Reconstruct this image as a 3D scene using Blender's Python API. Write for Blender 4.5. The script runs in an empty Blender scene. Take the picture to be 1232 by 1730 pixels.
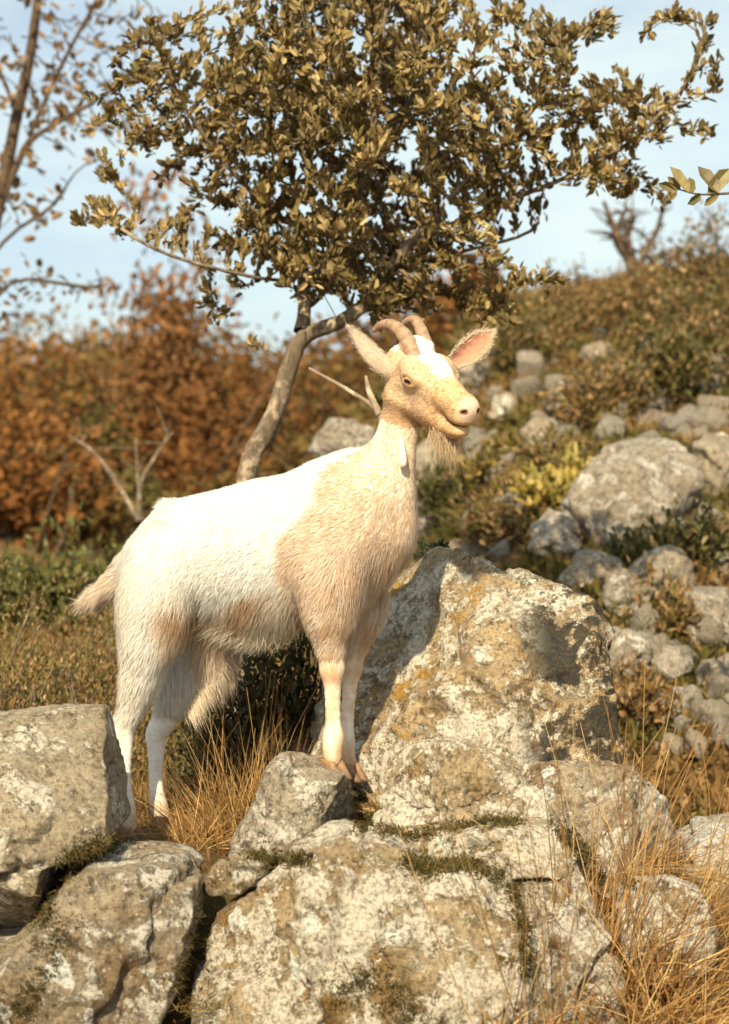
import bpy, math, random
import numpy as np
from mathutils import Vector, Matrix

rng = np.random.default_rng(11)
random.seed(5)
sc = bpy.context.scene
COL = sc.collection

# ------------------------------------------------------------------ camera, sky, sun, exposure
D0, CZ, FPX = 3.2, 0.6, 2944.0           # camera distance, height, focal length in photo pixels
cam_d = bpy.data.cameras.new('camera')
cam = bpy.data.objects.new('camera', cam_d)
COL.objects.link(cam)
cam.location = (0, -D0, CZ)
cam.rotation_euler = (math.radians(90), 0, 0)
cam_d.sensor_fit = 'VERTICAL'
cam_d.sensor_height = 36.0
cam_d.lens = 36.0 * FPX / 1730.0
cam_d.clip_end = 2000
cam_d.dof.use_dof = True
cam_d.dof.focus_distance = 3.12
cam_d.dof.aperture_fstop = 4.3
sc.camera = cam

TOSUN = Vector((-0.17, -0.76, 0.61)).normalized()
SUN_EL = math.asin(TOSUN.z)
world = bpy.data.worlds.new('World')
sc.world = world
world.use_nodes = True
wn, wl = world.node_tree.nodes, world.node_tree.links
wn.clear()
w_out = wn.new('ShaderNodeOutputWorld')
w_bg = wn.new('ShaderNodeBackground')
w_sky = wn.new('ShaderNodeTexSky')
w_sky.sky_type = 'NISHITA'
w_sky.sun_disc = False
w_sky.sun_elevation = SUN_EL
w_sky.sun_rotation = math.atan2(TOSUN.x, TOSUN.y)
w_sky.air_density = 1.0
w_sky.dust_density = 2.2
w_sky.ozone_density = 1.0
w_bg.inputs['Strength'].default_value = 0.108
# thin drifting cloud, everywhere in the sky alike
w_tc = wn.new('ShaderNodeTexCoord')
w_map = wn.new('ShaderNodeMapping')
w_map.inputs['Scale'].default_value = (2.0, 2.0, 7.0)
w_map.inputs['Rotation'].default_value = (0.15, 0.25, 0.4)
w_ns = wn.new('ShaderNodeTexNoise')
w_ns.inputs['Scale'].default_value = 2.6
w_ns.inputs['Detail'].default_value = 7
w_ns.inputs['Roughness'].default_value = 0.6
w_rmp = wn.new('ShaderNodeMapRange')
w_rmp.inputs['From Min'].default_value = 0.38
w_rmp.inputs['From Max'].default_value = 0.72
w_rmp.inputs['To Min'].default_value = 0.35
w_rmp.inputs['To Max'].default_value = 0.92
w_mix = wn.new('ShaderNodeMix')
w_mix.data_type = 'RGBA'
w_mix.inputs[7].default_value = (5.8, 6.6, 6.2, 1)
wl.new(w_tc.outputs['Generated'], w_map.inputs['Vector'])
wl.new(w_map.outputs['Vector'], w_ns.inputs['Vector'])
wl.new(w_ns.outputs['Fac'], w_rmp.inputs['Value'])
wl.new(w_rmp.outputs['Result'], w_mix.inputs[0])
wl.new(w_sky.outputs['Color'], w_mix.inputs[6])
wl.new(w_mix.outputs[2], w_bg.inputs['Color'])
wl.new(w_bg.outputs['Background'], w_out.inputs['Surface'])

sun_d = bpy.data.lights.new('sun', 'SUN')
sun_d.energy = 5.0
sun_d.angle = math.radians(0.55)
sun_d.color = (1.0, 0.84, 0.57)
sun = bpy.data.objects.new('sun', sun_d)
COL.objects.link(sun)
sun.rotation_euler = (-TOSUN).to_track_quat('-Z', 'Y').to_euler()
sun.location = (-4, -6, 6)

sc.view_settings.view_transform = 'Standard'
sc.view_settings.look = 'None'
sc.view_settings.exposure = 0.55
sc.view_settings.gamma = 1.0
sc.view_settings.use_curve_mapping = False
sc.cycles.max_bounces = 5
sc.cycles.diffuse_bounces = 3
sc.cycles.transmission_bounces = 3
sc.cycles.use_denoising = True


# ------------------------------------------------------------------ helpers
def P(px, py, Y):
    d = Y + D0
    return np.array([(px - 616.0) / FPX * d, Y, CZ - (py - 865.0) / FPX * d])


def hash3(i, j, k, seed):
    h = (i.astype(np.int64) * 374761393 + j.astype(np.int64) * 668265263 + k.astype(np.int64) * 2147483647 + seed * 1274126177) & 0xFFFFFFFF
    h = ((h ^ (h >> 13)) * 1274126177) & 0xFFFFFFFF
    h = (h ^ (h >> 16)) & 0xFFFFFFFF
    return h


def noise3(p, seed=0):
    p = np.asarray(p, float)
    i = np.floor(p).astype(np.int64)
    f = p - i
    u = f * f * f * (f * (f * 6 - 15) + 10)
    out = 0
    for dx in (0, 1):
        for dy in (0, 1):
            for dz in (0, 1):
                h = hash3(i[:, 0] + dx, i[:, 1] + dy, i[:, 2] + dz, seed)
                gx = ((h & 1023) / 511.5 - 1)
                gy = (((h >> 10) & 1023) / 511.5 - 1)
                gz = (((h >> 20) & 1023) / 511.5 - 1)
                w = (u[:, 0] if dx else 1 - u[:, 0]) * (u[:, 1] if dy else 1 - u[:, 1]) * (u[:, 2] if dz else 1 - u[:, 2])
                out = out + w * (gx * (f[:, 0] - dx) + gy * (f[:, 1] - dy) + gz * (f[:, 2] - dz))
    return out


def fbm(p, octaves=4, seed=0, gain=0.5, lac=2.03):
    a, s, t = 1.0, 0, np.asarray(p, float)
    for o in range(octaves):
        s = s + a * noise3(t, seed + o * 17)
        a *= gain
        t = t * lac + 11.3
    return s


def sstep(a, b, x):
    t = np.clip((x - a) / (b - a), 0, 1)
    return t * t * (3 - 2 * t)


def nrm(v):
    v = np.asarray(v, float)
    return v / np.maximum(np.linalg.norm(v, axis=-1, keepdims=True), 1e-9)


def new_mesh(name, verts, faces, smooth=True, colors=None, normals=None):
    """faces: one (n,3|4) array or a list of such arrays"""
    if not isinstance(faces, (list, tuple)):
        faces = [faces]
    faces = [np.asarray(f, np.int32) for f in faces if len(f)]
    me = bpy.data.meshes.new(name)
    verts = np.asarray(verts, np.float32)
    me.vertices.add(len(verts))
    me.vertices.foreach_set('co', verts.ravel())
    nl = sum(f.size for f in faces)
    npoly = sum(len(f) for f in faces)
    me.loops.add(nl)
    me.loops.foreach_set('vertex_index', np.concatenate([f.ravel() for f in faces]))
    me.polygons.add(npoly)
    tot = np.concatenate([np.full(len(f), f.shape[1], np.int32) for f in faces])
    st = np.concatenate([[0], np.cumsum(tot)[:-1]]).astype(np.int32)
    me.polygons.foreach_set('loop_start', st)
    if smooth:
        me.polygons.foreach_set('use_smooth', np.ones(npoly, bool))
    else:
        me.polygons.foreach_set('use_smooth', np.zeros(npoly, bool))
    me.update(calc_edges=True)
    if colors is not None:
        at = me.color_attributes.new('tint', 'FLOAT_COLOR', 'POINT')
        c = np.ones((len(verts), 4), np.float32)
        c[:, :3] = colors
        at.data.foreach_set('color', c.ravel())
    if normals is not None:
        me.normals_split_custom_set_from_vertices(nrm(normals).astype(np.float32))
    return me


def put(name, me, mat, parent=None, loc=None):
    o = bpy.data.objects.new(name, me)
    COL.objects.link(o)
    if mat is not None and me is not None and len(me.materials) == 0:
        me.materials.append(mat)
    if parent is not None:
        o.parent = parent
    if loc is not None:
        o.location = [float(v) for v in loc]
    return o


def tag(o, label=None, cat=None, group=None, kind=None):
    if label: o['label'] = label
    if cat: o['category'] = cat
    if group: o['group'] = group
    if kind: o['kind'] = kind
    return o


def empty(name, loc):
    o = bpy.data.objects.new(name, None)
    COL.objects.link(o)
    o.empty_display_size = 0.05
    o.location = [float(v) for v in loc]
    return o


def tube(path, radii, sides=6, flat=None, wob=0.0, seed=0):
    """swept tube, returns verts, quads ; open ends closed by collapsing"""
    path = np.asarray(path, float)
    n = len(path)
    T = np.gradient(path, axis=0)
    T = nrm(T)
    ref = np.array([0.13, 0.31, 0.94])
    if abs(T[0] @ ref) > 0.9: ref = np.array([0.9, 0.2, 0.1])
    u = nrm(np.cross(T[0], ref))
    V = np.zeros((n, sides, 3))
    ang = np.arange(sides) * 2 * math.pi / sides
    r_ = np.random.default_rng(seed)
    for i in range(n):
        u = nrm(u - T[i] * (u @ T[i]))
        w = np.cross(T[i], u)
        rr = radii[i] * (1 + wob * r_.normal(size=sides)) if wob else np.full(sides, radii[i])
        V[i] = path[i] + rr[:, None] * (np.cos(ang)[:, None] * u + np.sin(ang)[:, None] * w)
    V = V.reshape(-1, 3)
    i, j = np.meshgrid(np.arange(n - 1), np.arange(sides), indexing='ij')
    a = i * sides + j
    b = i * sides + (j + 1) % sides
    Q = np.stack([a, b, b + sides, a + sides], -1).reshape(-1, 4)
    return V, Q


def join(parts):
    vs, fs, o = [], [], 0
    for v, f in parts:
        vs.append(v); fs.append(np.asarray(f) + o); o += len(v)
    w = {}
    for f in fs:
        w.setdefault(f.shape[1], []).append(f)
    return np.concatenate(vs), [np.concatenate(x) for x in w.values()]


def spline(pts, n):
    """Catmull-Rom through pts (k,d) -> n samples"""
    pts = np.asarray(pts, float)
    k = len(pts)
    q = np.concatenate([[2 * pts[0] - pts[1]], pts, [2 * pts[-1] - pts[-2]]])
    t = np.linspace(0, k - 1 - 1e-6, n)
    i = t.astype(int)
    f = (t - i)[:, None]
    p0, p1, p2, p3 = q[i], q[i + 1], q[i + 2], q[i + 3]
    return 0.5 * ((2 * p1) + (-p0 + p2) * f + (2 * p0 - 5 * p1 + 4 * p2 - p3) * f ** 2 + (-p0 + 3 * p1 - 3 * p2 + p3) * f ** 3)


# ------------------------------------------------------------------ materials
class NT:
    def __init__(s, name):
        s.m = bpy.data.materials.new(name)
        s.m.use_nodes = True
        s.n, s.l = s.m.node_tree.nodes, s.m.node_tree.links
        s.bsdf = s.n['Principled BSDF']
        s.bsdf.inputs['Specular IOR Level'].default_value = 0.25

    def node(s, t, **kw):
        x = s.n.new(t)
        for k, v in kw.items():
            if hasattr(x, k): setattr(x, k, v)
            else: x.inputs[k].default_value = v
        return x

    def noise(s, vec, scale, detail=5, rough=0.55, dist=0.0):
        x = s.node('ShaderNodeTexNoise')
        x.inputs['Scale'].default_value = scale
        x.inputs['Detail'].default_value = detail
        x.inputs['Roughness'].default_value = rough
        x.inputs['Distortion'].default_value = dist
        s.l.new(vec, x.inputs['Vector'])
        return x.outputs['Fac']

    def ramp(s, fac, a, b, lo=0.0, hi=1.0):
        x = s.node('ShaderNodeMapRange')
        x.interpolation_type = 'SMOOTHSTEP'
        for k, v in zip(('From Min', 'From Max', 'To Min', 'To Max'), (a, b, lo, hi)):
            x.inputs[k].default_value = v
        s.l.new(fac, x.inputs['Value'])
        return x.outputs['Result']

    def mix(s, fac, a, b, mode='MIX'):
        x = s.node('ShaderNodeMix')
        x.data_type = 'RGBA'
        x.blend_type = mode
        for i, v in ((0, fac), (6, a), (7, b)):
            if isinstance(v, (int, float)): x.inputs[i].default_value = v
            elif isinstance(v, tuple): x.inputs[i].default_value = (*v, 1)
            else: s.l.new(v, x.inputs[i])
        return x.outputs[2]

    def math(s, op, a, b=0.0):
        x = s.node('ShaderNodeMath')
        x.operation = op
        for i, v in ((0, a), (1, b)):
            if isinstance(v, (int, float)): x.inputs[i].default_value = v
            else: s.l.new(v, x.inputs[i])
        return x.outputs[0]

    def bump(s, h, strength, dist, prev=None):
        x = s.node('ShaderNodeBump')
        x.inputs['Strength'].default_value = strength
        x.inputs['Distance'].default_value = dist
        s.l.new(h, x.inputs['Height'])
        if prev is not None: s.l.new(prev, x.inputs['Normal'])
        return x.outputs['Normal']

    def out(s, color=None, rough=0.8, normal=None):
        if color is not None:
            if isinstance(color, tuple): s.bsdf.inputs['Base Color'].default_value = (*color, 1)
            else: s.l.new(color, s.bsdf.inputs['Base Color'])
        if isinstance(rough, (int, float)): s.bsdf.inputs['Roughness'].default_value = rough
        else: s.l.new(rough, s.bsdf.inputs['Roughness'])
        if normal is not None: s.l.new(normal, s.bsdf.inputs['Normal'])
        return s.m


def rock_material(name, base=(0.50, 0.40, 0.265), brown=(0.24, 0.145, 0.056), white=0.5, ochre=0.4, moss=0.4, brn=0.5, pale=(0.82, 0.75, 0.62), dark=False):
    t = NT(name)
    tc = t.node('ShaderNodeTexCoord')
    oi = t.node('ShaderNodeObjectInfo')
    add = t.node('ShaderNodeVectorMath')
    add.operation = 'ADD'
    mul = t.node('ShaderNodeVectorMath')
    mul.operation = 'SCALE'
    mul.inputs['Scale'].default_value = 1.0
    cmb = t.node('ShaderNodeCombineXYZ')
    r20 = t.math('MULTIPLY', oi.outputs['Random'], 37.0)
    for i in range(3): t.l.new(r20, cmb.inputs[i])
    t.l.new(tc.outputs['Object'], add.inputs[0])
    t.l.new(cmb.outputs[0], add.inputs[1])
    v = add.outputs[0]
    # warped coordinate so that patches have ragged rims
    big = t.noise(v, 6.5, 12, 0.74)
    c = t.mix(t.ramp(big, 0.62 - 0.28 * brn, 0.80 - 0.28 * brn), base, brown)
    c = t.mix(t.ramp(t.noise(v, 17, 7, 0.7), 0.38, 0.66), c, tuple(x * 0.62 for x in base))
    # moss / dark algae
    mo = t.noise(v, 9.0, 9, 0.68, 0.6)
    c = t.mix(t.ramp(mo, 0.69 - 0.16 * moss, 0.75 - 0.16 * moss), c, (0.085, 0.068, 0.022))
    # ochre lichen
    oc = t.noise(v, 7.3, 9, 0.66, 0.4)
    c = t.mix(t.ramp(oc, 0.74 - 0.2 * ochre, 0.80 - 0.2 * ochre, 0, 0.8), c, (0.46, 0.27, 0.07))
    # pale crust lichen: sharp ragged patches at two sizes
    w1 = t.math('ADD', t.noise(v, 8.5, 12, 0.74, 0.3), t.math('MULTIPLY', t.math('SUBTRACT', t.noise(v, 48, 6, 0.7), 0.5), 0.30))
    m1 = t.ramp(w1, 0.66 - 0.26 * white, 0.70 - 0.26 * white)
    w2 = t.math('ADD', t.noise(v, 26, 10, 0.72, 0.2), t.math('MULTIPLY', t.math('SUBTRACT', t.noise(v, 110, 4, 0.7), 0.5), 0.22))
    m2 = t.ramp(w2, 0.70 - 0.18 * white, 0.73 - 0.18 * white)
    pv = t.mix(t.noise(v, 55, 4, 0.6), tuple(x * 0.72 for x in pale), pale)
    c = t.mix(m1, c, pv)
    c = t.mix(m2, c, pv)
    # scattered rounded thalli
    vo = t.node('ShaderNodeTexVoronoi')
    vo.inputs['Scale'].default_value = 13
    wv = t.node('ShaderNodeMix'); wv.data_type = 'VECTOR'; wv.inputs[0].default_value = 0.09
    nz = t.node('ShaderNodeTexNoise'); nz.inputs['Scale'].default_value = 16; nz.inputs['Detail'].default_value = 6
    t.l.new(v, nz.inputs['Vector']); t.l.new(v, wv.inputs[4]); t.l.new(nz.outputs['Color'], wv.inputs[5])
    t.l.new(wv.outputs[1], vo.inputs['Vector'])
    th = t.math('MULTIPLY', t.ramp(vo.outputs['Distance'], 0.27, 0.23), t.ramp(t.noise(v, 4.1, 3), 0.50, 0.56))
    c = t.mix(th, c, tuple(min(0.78, x * 1.12) for x in pale))
    if dark:    # blue-grey shade painted into the colour over one flank of the stone
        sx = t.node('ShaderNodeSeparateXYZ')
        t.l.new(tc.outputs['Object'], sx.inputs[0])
        shade_mask = t.math('MULTIPLY', t.ramp(sx.outputs['X'], 0.06, 0.15), t.ramp(t.math('ADD', t.noise(v, 9, 10, 0.7, 0.5), t.math('MULTIPLY', t.math('SUBTRACT', t.noise(v, 75, 4, 0.7), 0.5), 0.35)), 0.45, 0.52))
        c = t.mix(t.math('MULTIPLY', shade_mask, 0.95), c, (0.020, 0.026, 0.026))
    # dark specks
    sp = t.noise(v, 62, 7, 0.78)
    spm = t.math('MULTIPLY', t.ramp(sp, 0.51, 0.58), t.ramp(t.noise(v, 13, 6, 0.7), 0.36, 0.58, 0.10, 0.80))
    c = t.mix(spm, c, (0.060, 0.042, 0.022))
    sp2 = t.noise(v, 150, 3, 0.6)
    c = t.mix(t.ramp(sp2, 0.45, 0.68, 0, 0.6), c, (0.13, 0.09, 0.048))
    h = t.math('ADD', t.math('MULTIPLY', m1, 0.25), t.noise(v, 34, 10, 0.72))
    n1 = t.bump(h, 1.0, 0.022)
    n2 = t.bump(t.noise(v, 130, 6, 0.7), 0.9, 0.0045, n1)
    hv = t.node('ShaderNodeHueSaturation')
    t.l.new(t.ramp(oi.outputs['Random'], 0, 1, 0.95, 1.16), hv.inputs['Value'])
    t.l.new(t.ramp(t.math('FRACT', t.math('MULTIPLY', oi.outputs['Random'], 7.3)), 0, 1, 0.9, 1.25), hv.inputs['Saturation'])
    t.l.new(c, hv.inputs['Color'])
    return t.out(hv.outputs['Color'], 0.88, n2)


M_ROCK = rock_material('lichen_rock', white=0.58, ochre=0.42, moss=0.45, brn=0.6)
M_ROCK_W = rock_material('pale_lichen_rock', white=0.74, ochre=0.48, moss=0.5, brn=0.62)
M_ROCK_G = rock_material('grey_lichen_rock', base=(0.48, 0.41, 0.30), white=0.52, ochre=0.38, moss=0.25, brn=0.35)
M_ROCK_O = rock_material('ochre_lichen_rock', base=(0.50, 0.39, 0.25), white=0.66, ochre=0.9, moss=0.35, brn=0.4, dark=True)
M_ROCK_F = rock_material('hillside_rock', base=(0.46, 0.40, 0.315), brown=(0.24, 0.165, 0.09), white=0.56, ochre=0.1, moss=0.3, brn=0.45, pale=(0.68, 0.63, 0.55))


def tint_material(name, rough=0.6, trans=0.0, noise_amt=0.25, spec=0.25, scale=90):
    t = NT(name)
    a = t.node('ShaderNodeVertexColor')
    a.layer_name = 'tint'
    tc = t.node('ShaderNodeTexCoord')
    nz = t.noise(tc.outputs['Object'], scale, 4, 0.6)
    f = t.ramp(nz, 0.25, 0.75, 1 - noise_amt, 1 + noise_amt)
    c = t.mix(1.0, a.outputs['Color'], f, 'MULTIPLY')
    t.out(c, rough)
    t.bsdf.inputs['Specular IOR Level'].default_value = spec
    if trans > 0:
        tr = t.node('ShaderNodeBsdfTranslucent')
        t.l.new(c, tr.inputs['Color'])
        mx = t.node('ShaderNodeMixShader')
        mx.inputs[0].default_value = trans
        o = t.n['Material Output']
        t.l.new(t.bsdf.outputs[0], mx.inputs[1])
        t.l.new(tr.outputs[0], mx.inputs[2])
        t.l.new(mx.outputs[0], o.inputs['Surface'])
    return t.m


M_LEAF = tint_material('leathery_leaf', 0.5, 0.18, 0.25, 0.35, 60)
M_DRYLEAF = tint_material('dry_leaf', 0.8, 0.30, 0.25, 0.1, 40)
M_GRASS = tint_material('dry_grass', 0.7, 0.25, 0.2, 0.2, 30)
M_COAT = tint_material('goat_coat', 0.75, 0.35, 0.06, 0.12, 60)
M_SKIN = tint_material('goat_skin', 0.8, 0.0, 0.10, 0.12, 120)
M_HORN = tint_material('horn', 0.55, 0.0, 0.25, 0.3, 140)
M_HOOF = tint_material('hoof_horn', 0.55, 0.0, 0.3, 0.3, 160)


def bark_material(name, c1, c2):
    t = NT(name)
    tc = t.node('ShaderNodeTexCoord')
    mp = t.node('ShaderNodeMapping')
    mp.inputs['Scale'].default_value = (1, 1, 0.35)
    t.l.new(tc.outputs['Object'], mp.inputs['Vector'])
    n = t.noise(mp.outputs[0], 60, 8, 0.7, 0.5)
    c = t.mix(t.ramp(n, 0.3, 0.7), c1, c2)
    c = t.mix(t.ramp(t.noise(tc.outputs['Object'], 25, 5), 0.55, 0.65), c, tuple(min(1, x * 1.5) for x in c2))
    return t.out(c, 0.85, t.bump(n, 1.0, 0.012))


M_BARK = bark_material('pale_bark', (0.11, 0.082, 0.052), (0.28, 0.22, 0.15))
M_BARK_D = bark_material('dark_bark', (0.06, 0.04, 0.025), (0.15, 0.10, 0.06))
M_BARK_P = bark_material('dead_wood', (0.24, 0.17, 0.11), (0.44, 0.34, 0.24))


def ground_material():
    t = NT('earth')
    g = t.node('ShaderNodeNewGeometry')
    v = g.outputs['Position']
    c = t.mix(t.ramp(t.noise(v, 1.1, 8, 0.65), 0.40, 0.62), (0.17, 0.09, 0.032), (0.11, 0.08, 0.026))
    c = t.mix(t.ramp(t.noise(v, 6, 8, 0.7), 0.48, 0.62), c, (0.25, 0.15, 0.06))
    c = t.mix(t.ramp(t.noise(v, 30, 6, 0.7), 0.5, 0.7), c, (0.07, 0.05, 0.02))
    h = t.noise(v, 45, 8, 0.75)
    return t.out(c, 0.95, t.bump(h, 1.0, 0.02))


M_GROUND = ground_material()


# ------------------------------------------------------------------ terrain
def H(x, y):
    x = np.asarray(x, float); y = np.asarray(y, float)
    d = np.maximum(y + D0, 0.5)
    # front drop below the ledge
    front = -0.55 * sstep(-0.05, -0.75, y) - 0.10 * sstep(-0.9, -4, y)
    # left: gentle rise then a far wooded slope
    left = 0.058 * np.maximum(np.minimum(y, 20) - 1.6, 0) + 0.052 * np.maximum(np.minimum(y, 34) - 8, 0)
    # right: stony bank
    right = 0.34 * np.clip(y - 1.15, 0, 2.6) + 0.25 * np.clip(y - 3.75, 0, 5.1) + 0.04 * np.clip(y - 8.85, 0, 20)
    w = 0.93 * sstep(-0.15, 0.75, x - 0.02 * np.maximum(y - 2, 0)) + 0.14 * sstep(0.5, 2.6, x)
    z = left * (1 - w) + right * w
    drop = -0.26 * sstep(0.45, 0.8, x) * sstep(1.7, 0.8, y) * sstep(-0.3, 0.2, y)
    q = np.stack([x.ravel() * 1.0, y.ravel() * 1.0, np.zeros(x.size)], -1)
    far = sstep(0.9, 4, y)
    bumps = (fbm(q * 1.3, 4, 3) * (0.03 + 0.16 * far.ravel()) + fbm(q * 7, 3, 9) * 0.018).reshape(x.shape)
    return front + z + drop + bumps - 0.012


def build_ground():
    g = np.linspace(-1, 1, 261)
    xs = 0.9 * np.sinh(g * 6.2) / np.sinh(6.2) * 260 / 0.9
    h = np.linspace(0, 1, 330)
    ys = -12 + 0.0 * h
    a = np.linspace(-1, 1, 330)
    ys = 0.3 + np.where(a < 0, np.sinh(a * 6.2) / np.sinh(6.2) * 60, np.sinh(a * 6.2) / np.sinh(6.2) * 420)
    X, Y = np.meshgrid(xs, ys, indexing='ij')
    Z = H(X, Y)
    V = np.stack([X, Y, Z], -1).reshape(-1, 3)
    nx, ny = X.shape
    i, j = np.meshgrid(np.arange(nx - 1), np.arange(ny - 1), indexing='ij')
    b = i * ny + j
    Q = np.stack([b, b + ny, b + ny + 1, b + 1], -1).reshape(-1, 4)
    o = put('ground', new_mesh('ground', V, Q), M_GROUND)
    tag(o, 'brown earth and rough ground rising into the hillside', kind='structure')


build_ground()


# ------------------------------------------------------------------ rocks
def icosphere(n):
    import bmesh
    bm = bmesh.new()
    bmesh.ops.create_icosphere(bm, subdivisions=n, radius=1.0)
    V = np.array([v.co[:] for v in bm.verts])
    F = np.array([[v.index for v in f.verts] for f in bm.faces], np.int32)
    bm.free()
    return V, F


ICO = {n: icosphere(n) for n in (3, 4, 5, 6)}


def polar(poly, ang):
    """outline radius round the origin along each angle"""
    a = np.asarray(poly, float)
    b = np.roll(a, -1, 0)
    d = np.stack([np.cos(ang), np.sin(ang)], -1)
    best = np.zeros(len(ang))
    for p, q in zip(a, b):
        e = q - p
        den = d[:, 0] * e[1] - d[:, 1] * e[0]
        den = np.where(np.abs(den) < 1e-12, 1e-12, den)
        t = (p[0] * e[1] - p[1] * e[0]) / den
        s = (p[0] * d[:, 1] - p[1] * d[:, 0]) / den
        ok = (t > 0) & (s >= -1e-6) & (s <= 1 + 1e-6)
        best = np.where(ok, np.maximum(best, t), best)
    return best


def rock_mesh(poly, half, seed, sub=5, n=3.6, rough=1.0, chips=9, lean=0.0, smooth_out=2, skew=0.0, cracks=2):
    """poly in metres (x,z) round 0; half = half thickness in y"""
    d, F = ICO[sub]
    rad = np.hypot(d[:, 0], d[:, 2])
    ang = np.arctan2(d[:, 2], d[:, 0])
    tab = np.linspace(-math.pi, math.pi, 721)
    R = polar(poly, tab)
    R = np.where(R <= 0, R[R > 0].mean(), R)
    k = np.hanning(2 * smooth_out + 3); k /= k.sum()
    Rp = np.convolve(np.concatenate([R[-21:-1], R, R[1:21]]), k, 'same')[20:-20]
    Rv = np.interp(ang, tab, Rp)
    t = ((rad / Rv) ** n + (np.abs(d[:, 1]) / half) ** n) ** (-1.0 / n)
    V = d * t[:, None]
    size = float(np.mean(Rp))
    r_ = np.random.default_rng(seed)
    for _ in range(chips):
        nn = nrm(np.array([r_.normal() * 0.75, -abs(r_.normal()) - 0.35, r_.normal() * 0.6 + 0.2]))
        s = V @ nn
        c = np.quantile(s, r_.uniform(0.84, 0.97))
        V = V - nn * (np.maximum(s - c, 0) * 0.92)[:, None]
    V[:, 1] += lean * V[:, 2] + skew * V[:, 0]
    q = V / size
    dirn = nrm(V * np.array([1, 1.2, 1]))
    off = r_.uniform(-50, 50, 3)
    amp = size * rough
    disp = 0.050 * fbm(q * 1.5 + off, 3, seed) + 0.045 * fbm(V * 11 + off, 4, seed + 3)
    rid = 1 - np.abs(fbm(q * 2.1 + off * 1.7, 3, seed + 8)) * 2.2
    disp = disp - 0.05 * np.clip(rid - 0.78, 0, 1) / 0.22
    fine = 0.0080 * fbm(V * 42 + off, 4, seed + 5, 0.6) * rough
    pits = -0.010 * sstep(0.22, 0.5, fbm(V * 24 + off, 2, seed + 6)) * rough
    crk = 0
    for _ in range(cracks):
        nn = nrm(np.array([r_.normal(), r_.normal() * 0.25, r_.normal()]))
        wob = 0.05 * fbm(V * 7 + off, 3, seed + 40) + 0.012 * fbm(V * 30 + off, 2, seed + 41)
        dd = V @ nn - r_.uniform(-0.45, 0.45) * size + wob
        part = sstep(-0.15, 0.05, noise3(V * 4.0 / max(size, .1) * 0.25 + off * 0.3 + _ * 5.1, seed + 50))
        crk = crk - 0.016 * np.exp(-(dd / 0.0055) ** 2) * part
        crk = crk + 0.010 * np.tanh(dd / 0.01) * part * np.exp(-(dd / (0.35 * size)) ** 2)
    V = V + dirn * (disp * amp + fine + pits + crk)[:, None]
    return V, F


def px_rock(name, poly, Y, half, label, mat, seed, sub=5, cat='rock', group=None, **kw):
    pw = np.array([P(x, y, Y) for x, y in poly])
    c = (pw.min(0) + pw.max(0)) / 2
    if 'centre' in kw:
        c = P(*kw.pop('centre'), Y)
    V, F = rock_mesh(np.stack([pw[:, 0] - c[0], pw[:, 2] - c[2]], -1), half, seed, sub, **kw)
    o = put(name, new_mesh(name, V, F), mat, None, c)
    return tag(o, label, cat, group)


FG = 'boulders and stones of the rocky ledge'
px_rock('boulder', [(-90, 1225), (70, 1206), (165, 1200), (173, 1240), (188, 1310), (203, 1395), (198, 1410), (150, 1422), (105, 1442), (86, 1500), (45, 1575), (0, 1592), (-90, 1600)],
        -0.36, 0.22, 'squared grey boulder at the left edge beside the goat hind leg', M_ROCK_G, 3, 6, group=FG, n=6.0, chips=5, rough=0.6)
px_rock('boulder', [(-120, 1620), (30, 1600), (80, 1540), (120, 1480), (160, 1452), (250, 1450), (340, 1478), (338, 1540), (318, 1600), (300, 1660), (262, 1760), (240, 1880), (-120, 1880)],
        -0.46, 0.27, 'broad brownish boulder at the bottom left below the squared grey one', M_ROCK, 8, 6, group=FG, n=4.2, chips=6, rough=0.8)
px_rock('stone', [(343, 1486), (368, 1452), (415, 1432), (452, 1448), (455, 1480), (430, 1500), (385, 1512), (352, 1510)],
        -0.42, 0.055, 'small rounded stone lying between the larger boulders in front', M_ROCK_G, 21, 4, group=FG, n=2.6, chips=3, rough=0.7)
px_rock('stone', [(392, 1425), (412, 1385), (432, 1350), (455, 1292), (490, 1276), (540, 1286), (588, 1308), (598, 1350), (580, 1395), (545, 1440), (515, 1448), (450, 1440)],
        -0.15, 0.13, 'grey stone under the front hooves of the goat', M_ROCK_G, 33, 5, group=FG, n=4.0, chips=4, rough=0.6)
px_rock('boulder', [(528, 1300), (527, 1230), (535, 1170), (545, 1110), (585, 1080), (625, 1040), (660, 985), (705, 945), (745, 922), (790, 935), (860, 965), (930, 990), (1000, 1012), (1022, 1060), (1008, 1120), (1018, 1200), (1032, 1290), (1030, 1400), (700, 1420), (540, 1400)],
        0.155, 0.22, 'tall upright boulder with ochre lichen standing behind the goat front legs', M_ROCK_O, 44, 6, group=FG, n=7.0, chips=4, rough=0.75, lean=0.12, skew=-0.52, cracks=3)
px_rock('boulder', [(632, 1395), (636, 1335), (656, 1285), (715, 1256), (790, 1254), (850, 1282), (905, 1330), (930, 1385), (850, 1384), (750, 1394), (680, 1412)],
        -0.22, 0.16, 'low rounded stone to the right of the front hooves', M_ROCK_W, 52, 6, group=FG, n=3.2, chips=5, rough=0.8)
px_rock('slab', [(640, 1425), (690, 1404), (760, 1396), (830, 1384), (930, 1392), (985, 1430), (950, 1462), (850, 1470), (740, 1460), (680, 1446)],
        -0.32, 0.14, 'thin pale slab wedged between the rounded stone and the lowest boulder', M_ROCK_W, 61, 5, group=FG, n=4.0, chips=4, rough=0.7)
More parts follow.
